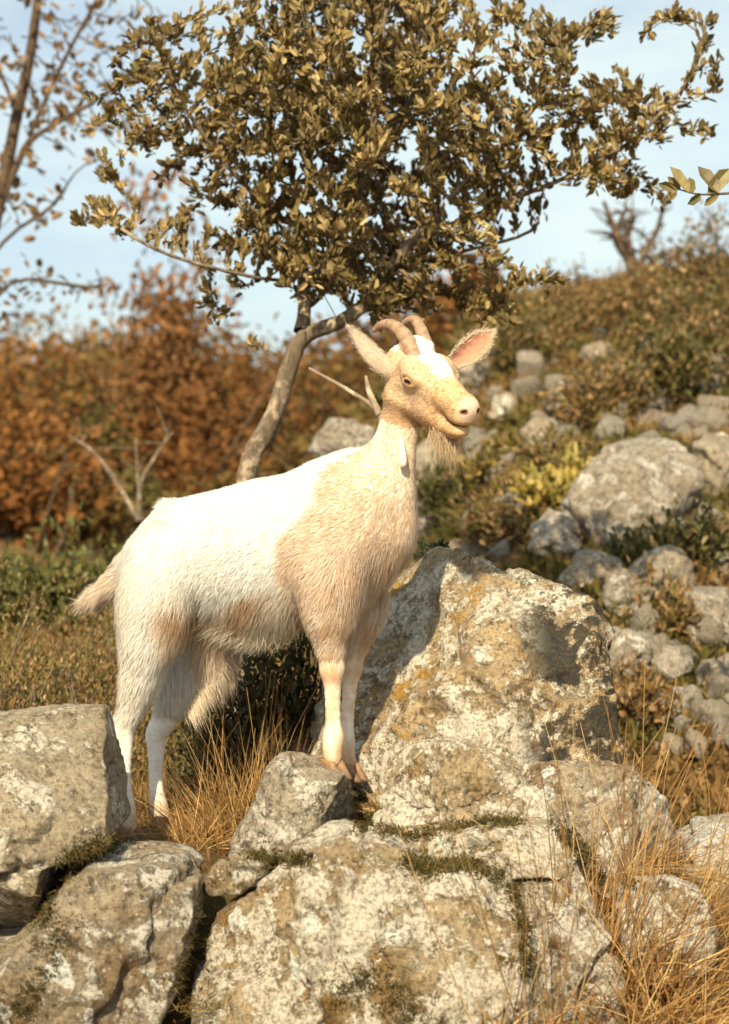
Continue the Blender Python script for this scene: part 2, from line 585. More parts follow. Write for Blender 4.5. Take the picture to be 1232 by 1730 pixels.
px_rock('boulder', [(840, 1310), (900, 1290), (1000, 1286), (1075, 1298), (1128, 1358), (1162, 1440), (1130, 1500), (1000, 1500), (930, 1440), (880, 1390)],
        -0.12, 0.20, 'rounded boulder behind the dry grass to the right of the tall one', M_ROCK, 70, 6, group=FG, n=3.0, chips=6, rough=0.8)
px_rock('boulder', [(335, 1610), (352, 1565), (400, 1520), (470, 1480), (540, 1440), (620, 1412), (676, 1424), (720, 1466), (800, 1478), (868, 1484), (880, 1560), (895, 1700), (900, 1900), (300, 1900), (330, 1720)],
        -0.50, 0.20, 'largest boulder at the bottom centre blotched with white lichen', M_ROCK_W, 85, 6, group=FG, n=4.2, chips=11, rough=0.75, lean=0.14, centre=(630, 1650), cracks=4)
px_rock('boulder', [(840, 1500), (870, 1476), (930, 1456), (985, 1480), (1008, 1545), (1044, 1625), (1038, 1700), (1015, 1900), (840, 1900), (850, 1640)],
        -0.44, 0.19, 'tall-sided boulder at the bottom right of centre behind thin grass stalks', M_ROCK_W, 88, 6, group=FG, n=4.2, chips=8, rough=0.75, lean=0.12, centre=(940, 1660), cracks=3)
px_rock('stone', [(1040, 1530), (1075, 1495), (1130, 1482), (1180, 1500), (1204, 1560), (1200, 1620), (1150, 1652), (1085, 1650), (1045, 1600)],
        -0.36, 0.10, 'pale stone at the lower right edge behind the dry grass', M_ROCK_W, 96, 5, group=FG, n=3.0, chips=4, rough=0.8)
px_rock('boulder', [(1120, 1560), (1150, 1490), (1200, 1470), (1300, 1500), (1300, 1800), (1120, 1800)],
        -0.16, 0.16, 'shaded dark boulder at the lower right corner', M_ROCK, 104, 5, group=FG, n=3.0, chips=4, rough=0.8)
px_rock('boulder', [(1150, 1420), (1190, 1395), (1260, 1380), (1330, 1400), (1330, 1540), (1160, 1520)],
        0.35, 0.2, 'white weathered rock at the right edge beyond the dry grass', rock_material('white_rock', white=0.95, ochre=0.0, moss=0.1, brn=0.2, pale=(0.7, 0.67, 0.6)), 111, 5, group=FG, n=3.0, chips=4, rough=0.9)
px_rock('boulder', [(420, 1360), (430, 1250), (460, 1205), (510, 1190), (545, 1200), (560, 1260), (560, 1360)],
        0.42, 0.10, 'shaded rock under the belly of the goat beside the tall boulder', M_ROCK, 119, 5, group=FG, n=3.0, chips=4, rough=0.8)


def blob(cx, cy, rx, ry, seed, k=8):
    r_ = np.random.default_rng(seed)
    a = np.sort(np.arange(k) * 2 * math.pi / k + r_.uniform(-0.35, 0.35, k))
    rr = r_.uniform(0.72, 1.12, k)
    return [(cx + rx * q * math.cos(b), cy - ry * q * math.sin(b)) for b, q in zip(a, rr)]


def bank_Y(px, py, lo=1.0, hi=12.0):
    """where the line of sight meets the ground"""
    ys = np.linspace(lo, hi, 500)
    d = ys + D0
    x = (px - 616) / FPX * d
    z = CZ - (py - 865) / FPX * d
    hit = np.where(z < H(x, ys))[0]
    return float(ys[hit[0]]) if len(hit) else None


BK = 'stones in the hillside bank'
bank = [
    ([(955, 870), (985, 815), (1015, 770), (1060, 740), (1120, 748), (1165, 775), (1178, 830), (1172, 880), (1120, 900), (1060, 915), (1015, 935), (985, 915)], 'large pale grey rock jutting from the bank on the right'),
    (blob(1212, 790, 44, 68, 1), 'grey rock at the right edge beside the large jutting one'),
    (blob(1000, 975, 50, 42, 2), 'pale stone just under the large jutting rock'),
    (blob(962, 892, 17, 36, 3), 'narrow upright sliver of stone leaning on the jutting rock'),
    (blob(960, 685, 42, 36, 4), 'pale angular stone high in the bank above the yellow plant'),
    (blob(915, 740, 34, 36, 5), 'grey stone in the bank just below the pale angular one'),
    (blob(815, 622, 46, 42, 6), 'pale stone behind the far ear of the goat'),
    (blob(728, 800, 44, 56, 7), 'rough grey stone behind the throat of the goat'),
    (blob(722, 880, 34, 44, 8), 'grey stone behind the chest just above the tall boulder'),
    (blob(935, 910, 46, 44, 9), 'round brown-grey stone left of the jutting rock'),
    (blob(1052, 1112, 42, 44, 10), 'pale rounded stone low in the bank right of the tall boulder'),
    (blob(1192, 1050, 54, 52, 12), 'pale slanting rock low at the right edge of the bank'),
    (blob(1128, 1130, 36, 34, 13), 'stone between the rounded one and the slanting rock'),
    (blob(1100, 592, 32, 26, 14), 'small pale stone high in the bank at the right'),
    (blob(1160, 1195, 34, 28, 15), 'low stone at the foot of the bank near the right edge'),
    (blob(855, 690, 26, 26, 16), 'small stone in the bank right of the goat muzzle'),
    (blob(1060, 1010, 40, 50, 17), 'brown stone standing under the large jutting rock'),
    (blob(590, 745, 56, 34, 18), 'pale rock behind the withers of the goat'),
    (blob(1120, 980, 60, 46, 19), 'mossy rock below the large jutting rock at the right'),
    (blob(1010, 600, 30, 22, 20), 'flat stone near the top of the bank'),
    (blob(875, 1000, 40, 30, 22), 'stone half hidden behind the top of the tall boulder'),
    (blob(1205, 1150, 34, 34, 23), 'weathered stone at the right edge under the slanting rock'),
]
for k, (poly, lab) in enumerate(bank):
    a = np.array(poly, float)
    c = a.mean(0)
    a = c + (a - c) * (1.14 if k == 0 else 1.25)
    poly = [tuple(v) for v in a]
    Y = bank_Y(c[0], min(c[1] + 0.5 * (a[:, 1].max() - c[1]), 1290)) or 4.0
    w = (a[:, 0].max() - a[:, 0].min()) / FPX * (Y + D0)
    px_rock('stone', poly, Y, 0.42 * w, lab, M_ROCK_F, 200 + k, 5 if w > 0.25 else 4, group=BK, n=4.0, chips=10, rough=1.1)

# smaller rubble over the bank; nothing tells one from the next
small = []
protos = []
for k in range(6):
    V, F = rock_mesh(np.array(blob(0, 0, 1, 0.8, 300 + k)), 0.8, 300 + k, 4, n=4.0, chips=10, rough=0.9, cracks=0)
    me = new_mesh('rubble_stone', V * 1.0, F)
    me.materials.append(M_ROCK_F)
    protos.append(me)
r_ = np.random.default_rng(77)
cnt = 0
while cnt < 285:
    px, py = r_.uniform(700, 1250), r_.uniform(560, 1290)
    Y = bank_Y(px, py)
    if Y is None or Y < 1.2: continue
    if px < 1040 and py > 960: continue
    d = Y + D0
    x = (px - 616) / FPX * d
    s = (9 + 40 * r_.random() ** 1.5) * (0.7 if py < 640 else 1.0) / FPX * d
    o = put('rubble_stone', protos[cnt % 6], None, None, (x, Y, float(H(np.array([x]), np.array([Y]))[0]) + 0.2 * s))
    o.scale = (s, s, s * r_.uniform(0.7, 1.0))
    o.rotation_euler = tuple(r_.uniform(-1.4, 1.4, 2)) + (r_.uniform(0, 6.28),)
    tag(o, 'small weathered stone among the rubble of the bank', 'stone', 'rubble stones over the bank')
    cnt += 1

# ------------------------------------------------------------------ leaves and blades
LEAF_V = np.array([[0, 0, 0], [0.30, 0, -0.03], [0.68, 0, -0.02], [1, 0, 0.04],
                   [0.22, 0.40, 0.09], [0.70, 0.44, 0.10], [0.22, -0.40, 0.09], [0.70, -0.44, 0.10]])
LEAF_F3 = np.array([[0, 1, 4], [3, 5, 2], [0, 6, 1], [3, 2, 7]])
LEAF_F4 = np.array([[1, 2, 5, 4], [1, 6, 7, 2]])


def leaf_frames(base, direc, r):
    d = nrm(direc)
    a = r.normal(size=d.shape)
    a[:, 2] += 1.0
    a[:, 1] -= 0.5
    y = nrm(np.cross(a, d))
    z = np.cross(d, y)
    return d, y, z


def leaves(base, direc, length, width, colors, r):
    """many leaves as one mesh: returns verts, [tri,quad], colors"""
    n = len(base)
    d, y, z = leaf_frames(base, direc, r)
    L = length[:, None, None]
    W = width[:, None, None]
    T = LEAF_V[None]
    V = base[:, None, :] + d[:, None, :] * (T[..., 0:1] * L) + y[:, None, :] * (T[..., 1:2] * W) + z[:, None, :] * (T[..., 2:3] * L)
    o = (np.arange(n) * 8)[:, None, None]
    return V.reshape(-1, 3), [(LEAF_F3[None] + o).reshape(-1, 3), (LEAF_F4[None] + o).reshape(-1, 4)], np.repeat(colors, 8, 0)


def chips_of_leaf(base, direc, length, width, colors, r):
    """far leaves, a folded diamond each"""
    n = len(base)
    d, y, z = leaf_frames(base, direc, r)
    T = np.array([[0, 0, 0], [.5, .5, .1], [1, 0, 0], [.5, -.5, .1]])[None]
    L, W = length[:, None, None], width[:, None, None]
    V = base[:, None, :] + d[:, None, :] * (T[..., 0:1] * L) + y[:, None, :] * (T[..., 1:2] * W) + z[:, None, :] * (T[..., 2:3] * L)
    F = (np.array([[0, 1, 2], [0, 2, 3]])[None] + (np.arange(n) * 4)[:, None, None]).reshape(-1, 3)
    return V.reshape(-1, 3), F, np.repeat(colors, 4, 0)


def pick(r, pal, n, jit=0.18):
    pal = np.asarray(pal)
    c = pal[r.integers(0, len(pal), n)]
    return np.clip(c * (1 + jit * r.normal(size=(n, 1))), 0.005, 0.9)


def blades(base, direc, length, width, colors, r, bend=0.5, seg=4):
    """grass blades: curved tapering strips"""
    n = len(base)
    d = nrm(direc)
    side = nrm(np.cross(d, r.normal(size=d.shape) * np.array([0.6, 1, 0.2]) + np.array([0, -1.0, 0])))
    g = r.normal(size=d.shape) * 0.4
    g[:, 2] = -1
    h = d.copy(); h[:, 2] = 0
    g = g + h * 0.6
    ts = np.linspace(0, 1, seg + 1)
    bd = (bend * (0.25 + 2.2 * r.random(n) ** 2.2))[:, None]
    V = np.zeros((n, seg + 1, 2, 3))
    for i, t in enumerate(ts):
        c = base + (d * t + g * bd * 0.45 * t * t) * length[:, None]
        w = width[:, None] * (1 - t * 0.92) * 0.5
        V[:, i, 0] = c - side * w
        V[:, i, 1] = c + side * w
    k = np.arange(seg)
    q = np.stack([2 * k, 2 * k + 1, 2 * k + 3, 2 * k + 2], -1)
    F = (q[None] + (np.arange(n) * 2 * (seg + 1))[:, None, None]).reshape(-1, 4)
    return V.reshape(-1, 3), F, np.repeat(colors, 2 * (seg + 1), 0)


# ------------------------------------------------------------------ trees by space colonisation
def grow(seed_nodes, seed_par, attr, step, infl, kill, iters, up=0.0, seed=0):
    r = np.random.default_rng(seed)
    nodes = [np.array(p, float) for p in seed_nodes]
    par = list(seed_par)
    A = np.array(attr)
    nd = np.full(len(A), 1e9); ni = np.zeros(len(A), int)

    def upd(i0):
        nonlocal nd, ni
        for i in range(i0, len(nodes)):
            dd = np.linalg.norm(A - nodes[i], axis=1)
            m = dd < nd
            nd[m] = dd[m]; ni[m] = i
    upd(0)
    for it in range(iters):
        m = nd < infl
        if not m.any(): break
        start = len(nodes)
        idx = ni[m]
        vec = nrm(A[m] - np.array(nodes)[idx])
        acc = np.zeros((len(nodes), 3))
        np.add.at(acc, idx, vec)
        new = []
        for i in np.unique(idx):
            v = nrm(acc[i] + r.normal(size=3) * 0.25 + np.array([0, 0, up]))
            new.append((nodes[i] + v * step, i))
        for p, i in new:
            nodes.append(p); par.append(i)
        upd(start)
        keep = nd > kill
        A, nd, ni = A[keep], nd[keep], ni[keep]
        if len(A) == 0: break
    return np.array(nodes), np.array(par)


def radii_pipe(par, tip, ex=2.3):
    n = len(par)
    acc = np.zeros(n)
    kids = np.bincount(par[par >= 0], minlength=n)
    for i in range(n - 1, -1, -1):
        if kids[i] == 0: acc[i] = tip ** ex
        if par[i] >= 0: acc[par[i]] += acc[i]
    return acc ** (1 / ex), kids


def chains(nodes, par, rad):
    n = len(nodes)
    ch = [[] for _ in range(n)]
    for i, p in enumerate(par):
        if p >= 0: ch[p].append(i)
    out = []
    stack = [(0, -1)]
    while stack:
        s, p = stack.pop()
        c = [p, s] if p >= 0 else [s]
        cur = s
        while ch[cur]:
            k = sorted(ch[cur], key=lambda q: -rad[q])
            for q in k[1:]: stack.append((q, cur))
            cur = k[0]
            c.append(cur)
        out.append(c)
    return out


def wood_parts(nodes, par, rad, root, mat, big, sides=6, smooth_pass=2):
    """main limbs as parts, fine twigs joined"""
    tw = []
    base = np.array(root.location)
    for c in chains(nodes, par, rad):
        if len(c) < 2: continue
        p = nodes[c] - base
        rr = rad[c].copy()
        if len(c) > 1 and par[c[1]] == c[0] and rad[c[0]] > rad[c[1]] * 1.3 and c[0] != 0: rr[0] = rr[1] * 1.15
        for _ in range(smooth_pass):
            if len(p) > 2: p[1:-1] = 0.5 * p[1:-1] + 0.25 * (p[:-2] + p[2:])
        thick = rr.max()
        v, f = tube(p, rr, 10 if thick > big else (5 if thick > 0.004 else 4), wob=0.06 if thick > big else 0)
        if thick > big * 2.2:
            put('trunk', new_mesh('trunk', v, f), mat, root)
        elif thick > big:
            put('branch', new_mesh('branch', v, f), mat, root)
        else:
            tw.append((v, f))
    if tw:
        v, f = join(tw)
        o = put('twigs', new_mesh('twigs', v, f), mat, root)
        o['kind'] = 'stuff'


def resample(path, step):
    path = np.asarray(path, float)
    L = np.concatenate([[0], np.cumsum(np.linalg.norm(np.diff(path, axis=0), axis=1))])
    n = max(2, int(L[-1] / step) + 1)
    t = np.linspace(0, L[-1], n)
    return np.stack([np.interp(t, L, path[:, k]) for k in range(3)], -1)


SKEL = []


def skeleton(paths, step):
    """paths: list of (list of points, attach_path_index, attach_fraction)"""
    nodes, par, idx = [], [], []
    for pts, ap, af in paths:
        sp = resample(spline(np.array(pts), 12 * len(pts)), step)
        ids = []
        prev = -1 if ap is None else idx[ap][int(af * (len(idx[ap]) - 1))]
        for k, p in enumerate(sp):
            if k == 0 and ap is not None: continue
            nodes.append(p); par.append(prev); prev = len(nodes) - 1
            ids.append(prev)
        idx.append(ids)
    SKEL.clear(); SKEL.extend(idx)
    return nodes, par


TY = 1.05


def q(px, py, dy=0.0): return P(px, py, TY + dy)


def evergreen():
    r = np.random.default_rng(4)
    gz = H(np.array([P(385, 880, TY)[0]]), np.array([TY]))[0]
    g0 = q(385, 860); g0[2] = gz - 0.03
    root = empty('evergreen_tree', (g0[0], g0[1], g0[2] + 0.03))
    tag(root, 'small evergreen tree with slanting pale trunk and dense olive leaves', 'tree')
    step = 0.035
    paths = [
        ([g0, q(415, 815), q(440, 752), q(468, 690), q(488, 622), q(510, 560)], None, 0),
        ([q(510, 560), q(516, 515, .03), q(510, 440, .08), q(500, 360, .12), q(490, 260, .15), q(480, 150, .12), q(500, 20, .1)], 0, 1.0),
        ([q(510, 560), q(540, 560, -.03), q(580, 540, -.05), q(612, 524, -.05), q(660, 450, -.08), q(730, 370, -.1), q(800, 290, -.12), q(880, 210, -.12), q(960, 110, -.1)], 0, 1.0),
        ([q(516, 515, .03), q(560, 450, .02), q(590, 370, -.05), q(620, 280, -.1), q(640, 150, -.1), q(650, 10, -.05)], 1, 0.14),
        ([q(514, 480, .03), q(440, 470, -.04), q(350, 450, -.08), q(270, 425, -.1), q(200, 385, -.1)], 1, 0.2),
        ([q(505, 400, .1), q(430, 330, .05), q(360, 250, 0), q(300, 160, -.05), q(270, 70, -.05)], 1, 0.38),
        ([q(700, 400, -.09), q(790, 370, 0), q(880, 330, .05), q(980, 290, .05), q(1080, 230, .0), q(1150, 150, 0)], 2, 0.55),
        ([q(640, 470, -.07), q(720, 440, .1), q(800, 420, .15), q(880, 400, .15), q(920, 380, .15)], 2, 0.42),
        ([q(580, 540, -.05), q(700, 500, .1), q(800, 495, .15), q(890, 480, .15)], 2, 0.2),
        ([q(512, 530, .02), q(560, 480, .2), q(600, 400, .3), q(620, 300, .35), q(700, 180, .35)], 1, 0.08),
    ]
    sn, sp = skeleton(paths, step)
    ids1, ids2 = list(SKEL[1]), list(SKEL[2])
    # crown volume as overlapping lobes: px, py, rx, ry, depth radius, weight
    lobes = [(600, 480, 170, 80, .28, 700), (760, 460, 120, 60, .2, 260), (600, 240, 260, 250, .42, 1500), (480, 120, 200, 140, .36, 600), (720, 110, 240, 150, .38, 650), (620, 20, 260, 130, .36, 460),
             (300, 190, 105, 130, .20, 320), (250, 110, 75, 75, .12, 90), (160, 160, 30, 60, .06, 30), (150, 370, 35, 40, .06, 34), (1215, 60, 30, 50, .06, 24), (1190, 230, 30, 40, .06, 24), (1080, 330, 60, 30, .08, 40), (185, 230, 35, 90, .08, 60), (205, 330, 50, 60, .10, 40), (235, 390, 80, 45, .12, 70),
             (370, 330, 110, 110, .22, 200), (930, 120, 130, 120, .22, 220), (1030, 210, 100, 80, .2, 210), (1120, 190, 70, 70, .14, 100), (1130, 60, 60, 50, .1, 26), (1200, 120, 32, 60, .08, 36),
             (860, 300, 130, 90, .22, 240), (1010, 300, 90, 40, .16, 120), (800, 390, 110, 60, .22, 120), (600, 440, 150, 95, .26, 420), (450, 420, 100, 70, .2, 150),
             (900, 470, 60, 45, .1, 80), (800, 520, 60, 30, .1, 80), (690, 510, 60, 40, .14, 90), (450, 575, 32, 34, .07, 30), (370, 530, 45, 40, .08, 50), (860, 545, 30, 30, .06, 14), (980, 60, 70, 60, .14, 60), (330, 60, 70, 60, .14, 40)]
    A = []
    for cx, cy, rx, ry, dr, w in lobes:
        n = int(w * 1.0)
        v = nrm(r.normal(size=(n, 3))) * (r.random((n, 1)) ** 0.42)
        for a in v:
            A.append(q(cx + a[0] * rx, cy - a[2] * ry, a[1] * dr))
    A = np.array(A)
    # gaps
    core = np.hypot((A[:, 0] + 0.02) / 0.45, (A[:, 2] - 1.45) / 0.45)
    keep = fbm(A * 6.0, 2, 31) > -0.22 + 0.20 * np.clip(core, 0, 1.2)
    A = A[keep]
    # the fork stays clear of foliage
    fork = q(540, 570)
    A = A[np.hypot((A[:, 0] - fork[0]) / 0.16, (A[:, 2] - fork[2]) / 0.095) > 1.0]
    nodes, par = grow(sn, sp, A, step, 0.50, 0.036, 80, 0.28, 3)
    rad, kids = radii_pipe(par, 0.0011, 2.45)
    rad = rad * 1.0
    # keep the trunk at its measured girth
    dtr = 0.029
    rad = np.minimum(rad, dtr)
    rad[:len(sn)] = np.maximum(rad[:len(sn)], 0.0045)
    k = 0
    n0 = len(resample(spline(np.array(paths[0][0]), 72), step))
    rad[:n0] = np.linspace(dtr * 1.15, dtr * 0.72, n0)
    rad[n0:] = np.minimum(rad[n0:], dtr * 0.62)
    k2 = ids2[:12]
    rad[k2] = np.linspace(0.0185, 0.0120, len(k2))
    k1_ = ids1[:8]
    rad[k1_] = np.linspace(0.0180, 0.0120, len(k1_))
    wood_parts(nodes, par, rad, root, M_BARK, 0.0095)
    # leaves along the fine twigs
    order = np.zeros(len(nodes), int)
    th = np.where(rad < 0.0042)[0]
    th = th[th >= n0]
    th = th[np.hypot((nodes[th, 0] - fork[0]) / 0.16, (nodes[th, 2] - fork[2]) / 0.085) > 1.0]
    B, Dd = [], []
    for i in th:
        p = par[i]
        ax = nrm(nodes[i] - nodes[p])
        m = r.integers(7, 12) if kids[i] else r.integers(12, 18)
        for _ in range(m):
            t = r.random()
            out = r.normal(size=3)
            dv = nrm(ax * 0.7 + nrm(out) * 0.75 + np.array([0, 0, 0.55]))
            B.append(nodes[p] + (nodes[i] - nodes[p]) * t + r.normal(size=3) * 0.006)
            Dd.append(dv)
    B = np.array(B); Dd = np.array(Dd)
    n = len(B)
    L = 0.011 + 0.023 * r.random(n) ** 0.9
    W = L * r.uniform(0.40, 0.60, n)
    C = pick(r, [(0.27, 0.195, 0.075), (0.17, 0.125, 0.042), (0.33, 0.245, 0.11), (0.14, 0.11, 0.035), (0.23, 0.155, 0.06)], n, 0.22)
    C = np.clip(C * (1 + 0.75 * fbm(B * 5.5, 2, 77))[:, None], 0.01, 0.6)
    # the largest, nearest leaves as parts of their own
    inframe = np.abs(B[:, 0] / (B[:, 1] + D0)) < 0.2
    score = L * np.sqrt(W / L) / (B[:, 1] + D0) + (Dd @ np.array([0, -1.0, 0])) * -0.0002 - 1000 * (~inframe)
    score += 0.004 * (rng.random(n)) - 0.010 * (B[:, 1] - TY)
    top = np.argsort(-score)[:290]
    rest = np.ones(n, bool); rest[top] = False
    base = np.array(root.location)
    v, f, c = leaves(B[rest] - base, Dd[rest], L[rest], W[rest], C[rest], r)
    crown = put('crown', new_mesh('crown', v, f, False, c), M_LEAF, root)
    crown['kind'] = 'stuff'
    d, y, z = leaf_frames(B[top], Dd[top], r)
    metas = []
    for k in range(5):
        col = pick(r, [(0.27, 0.195, 0.075), (0.20, 0.145, 0.05), (0.33, 0.245, 0.11)], 1)
        v, f, c = leaves(np.zeros((1, 3)), np.array([[1., 0, 0]]), np.ones(1), np.array([0.5]), col, np.random.default_rng(1))
        V = LEAF_V.copy(); V[:, 1] *= 0.5
        me = new_mesh('leaf', V, [LEAF_F3, LEAF_F4], False, np.repeat(col, 8, 0))
        me.materials.append(M_LEAF)
        metas.append(me)
    for j, i in enumerate(top):
        o = put('leaf', metas[j % 5], None, root)
        m3 = np.stack([d[j] * L[i], y[j] * L[i], z[j] * L[i]], 1)
        M = Matrix.Identity(4)
        for a in range(3):
            for b in range(3): M[a][b] = float(m3[a, b])
            M[a][3] = float((B[i] - base)[a])
        o.matrix_local = M
    print('evergreen', len(nodes), 'leaves', n)


evergreen()


def side_branch():
    """leafy spray entering at the right edge, nearer than the tree"""
    Y = 0.25
    r = np.random.default_rng(9)
    p0 = P(1330, 318, Y)
    root = empty('leafy_branch', p0)
    tag(root, 'leafy twig with big leaves poking in at the right edge', 'branch')
    pts = [p0, P(1270, 322, Y), P(1225, 327, Y - .01), P(1180, 328, Y - .02), P(1140, 318, Y - .02)]
    path = spline(np.array(pts), 24) - p0
    v, f = tube(path, np.linspace(0.004, 0.0012, 24), 6)
    put('twig', new_mesh('twig', v, f), M_BARK, root)
    specs = [(1215, 327, 1178, 282, 52), (1195, 328, 1232, 285, 50), (1165, 327, 1130, 282, 46), (1170, 328, 1165, 300, 30), (1185, 328, 1160, 345, 34),
             (1215, 330, 1190, 348, 36), (1145, 320, 1112, 310, 30), (1150, 320, 1128, 298, 34), (1240, 325, 1262, 290, 44), (1250, 323, 1262, 350, 42), (1142, 318, 1120, 318, 26), (1290, 321, 1300, 280, 50)]
    for (x0, y0, x1, y1, s) in specs:
        a, b = P(x0, y0, Y - .02), P(x1, y1, Y - .02 + r.uniform(-.03, .02))
        L = np.linalg.norm(b - a)
        col = pick(r, [(0.20, 0.165, 0.06), (0.15, 0.13, 0.045), (0.24, 0.19, 0.08)], 1)
        dd = nrm(b - a); yy = nrm(np.cross(np.array([r.normal() * .4, -1.0, r.normal() * .4]), dd)); zz = np.cross(dd, yy)
        vv = np.outer(LEAF_V[:, 0] * L, dd) + np.outer(LEAF_V[:, 1] * L * .5, yy) + np.outer(LEAF_V[:, 2] * L, zz)
        ff, cc = [LEAF_F3, LEAF_F4], np.repeat(col, 8, 0)
        put('leaf', new_mesh('leaf', vv, ff, False, cc), M_LEAF, root, a - p0)


side_branch()


def autumn_tree():
    """bare-ish tree leaning in at the left, out of focus"""
    Y = 4.6
    r = np.random.default_rng(14)

    def w(px, py, dy=0): return P(px, py, Y + dy)
    g = w(-75, 960)
    g[2] = H(np.array([g[0]]), np.array([Y]))[0]
    root = empty('autumn_tree', g)
    tag(root, 'thin dark tree with sparse brown leaves at the upper left', 'tree')
    paths = [([g - np.array([0, 0, .05]), w(-60, 700), w(-30, 480), w(5, 310), w(30, 190), w(52, 90), w(66, -20), w(75, -140)], None, 0),
             ([w(-5, 360), w(45, 240), w(90, 140), w(130, 60), w(190, -40)], 0, 0.55),
             ([w(30, 190), w(0, 120), w(-40, 40)], 0, 0.72),
             ([w(45, 240), w(110, 200), w(180, 160), w(230, 120)], 1, 0.3),
             ([w(-30, 480), w(40, 470), w(110, 480), w(170, 490)], 0, 0.42),
             ([w(-10, 400), w(60, 370), w(110, 330)], 0, 0.5)]
    sn, sp = skeleton(paths, 0.06)
    A = []
    for cx, cy, rx, ry, dr, n in [(90, 90, 170, 150, .5, 320), (150, 200, 110, 90, .4, 110), (30, 330, 90, 90, .4, 60), (100, 480, 110, 45, .35, 60), (10, 520, 60, 80, .3, 50), (200, 20, 90, 70, .3, 60)]:
        v = nrm(r.normal(size=(n, 3))) * (r.random((n, 1)) ** 0.4)
        for a in v: A.append(w(cx + a[0] * rx, cy - a[2] * ry, a[1] * dr))
    nodes, par = grow(sn, sp, np.array(A), 0.06, 0.5, 0.08, 50, 0.05, 5)
    rad, kids = radii_pipe(par, 0.0030, 2.5)
    rad[:len(sn)] = np.maximum(rad[:len(sn)], 0.009)
    n0 = len(resample(spline(np.array(paths[0][0]), 96), 0.06))
    rad[:n0] = np.maximum(rad[:n0], np.linspace(0.05, 0.016, n0))
    wood_parts(nodes, par, rad, root, M_BARK_D, 0.016)
    th = np.where((rad < 0.008) & (np.arange(len(nodes)) > n0))[0]
    base = np.array(root.location)
    i = r.choice(th, 480)
    B = nodes[i] + r.normal(size=(len(i), 3)) * 0.025 - base
    Dv = nrm(r.normal(size=B.shape))
    n = len(B)
    L = r.uniform(0.03, 0.07, n)
    C = pick(r, [(0.24, 0.15, 0.075), (0.18, 0.11, 0.05), (0.30, 0.20, 0.11)], n)
    v, f, c = leaves(B, Dv, L, L * 0.6, C, r)
    o = put('crown', new_mesh('crown', v, f, False, c), M_DRYLEAF, root)
    o['kind'] = 'stuff'


autumn_tree()


# ------------------------------------------------------------------ far thicket and hillside cover
AUT = [(0.20, 0.088, 0.027), (0.165, 0.075, 0.025), (0.24, 0.12, 0.04), (0.14, 0.09, 0.03), (0.11, 0.09, 0.028), (0.20, 0.095, 0.028), (0.17, 0.115, 0.038)]


def thicket():
    r = np.random.default_rng(21)
    vs, ds, ls, cs = [], [], [], []
    stems = []
    n_t = 0
    tries = 0
    while n_t < 135 and tries < 4000:
        tries += 1
        y = r.uniform(10, 32) if n_t > 26 else r.uniform(7.5, 11)
        d = y + D0
        px = r.uniform(-120, 860)
        x = (px - 616) / FPX * d
        if x > 0.6 + 0.03 * y: continue
        z = float(H(np.array([x]), np.array([y]))[0])
        hgt = r.uniform(0.5, 1.2) * (1 + 0.018 * y)
        if y < 10: hgt *= 0.62
        rw = hgt * r.uniform(0.45, 0.75)
        n = int(r.uniform(260, 420))
        v = nrm(r.normal(size=(n, 3))) * (r.random((n, 1)) ** 0.45)
        lump = 1 + 0.5 * fbm(v * 2.2 + r.uniform(-20, 20, 3), 2, 5)[:, None]
        v = v * lump * np.array([rw, rw, hgt * 0.55]) + np.array([x, y, z + hgt * 0.52])
        vs.append(v)
        tone = np.array(AUT)[r.integers(0, len(AUT))]
        c = pick(r, [tone, tone, tone * 0.75, tone * 1.2], n, 0.2)
        cs.append(c)
        ls.append(r.uniform(0.05, 0.12, n) * (0.7 + 0.022 * y))
        for _ in range(4):
            b = np.array([x + r.normal() * 0.1, y + r.normal() * 0.1, z - 0.05])
            t_ = b + np.array([r.normal() * rw * 0.5, r.normal() * rw * 0.4, hgt * r.uniform(.6, 1.0)])
            m = (b + t_) / 2 + r.normal(size=3) * 0.08
            stems.append(tube(spline(np.array([b, m, t_]), 6), np.linspace(0.025, 0.006, 6), 4))
        n_t += 1
    B = np.concatenate(vs); n = len(B)
    L = np.concatenate(ls)
    v, f, c = chips_of_leaf(B, nrm(r.normal(size=B.shape) + np.array([0, 0, .2])), L, L * 0.75, np.concatenate(cs), r)
    root = put('autumn_thicket', new_mesh('autumn_thicket', v, f, False, c), M_DRYLEAF)
    tag(root, 'far mass of rust-brown autumn thicket covering the slope behind the goat', 'thicket', kind='stuff')
    v, f = join(stems)
    o = put('stems', new_mesh('stems', v, f), M_BARK_D, root)
    o['kind'] = 'stuff'


thicket()


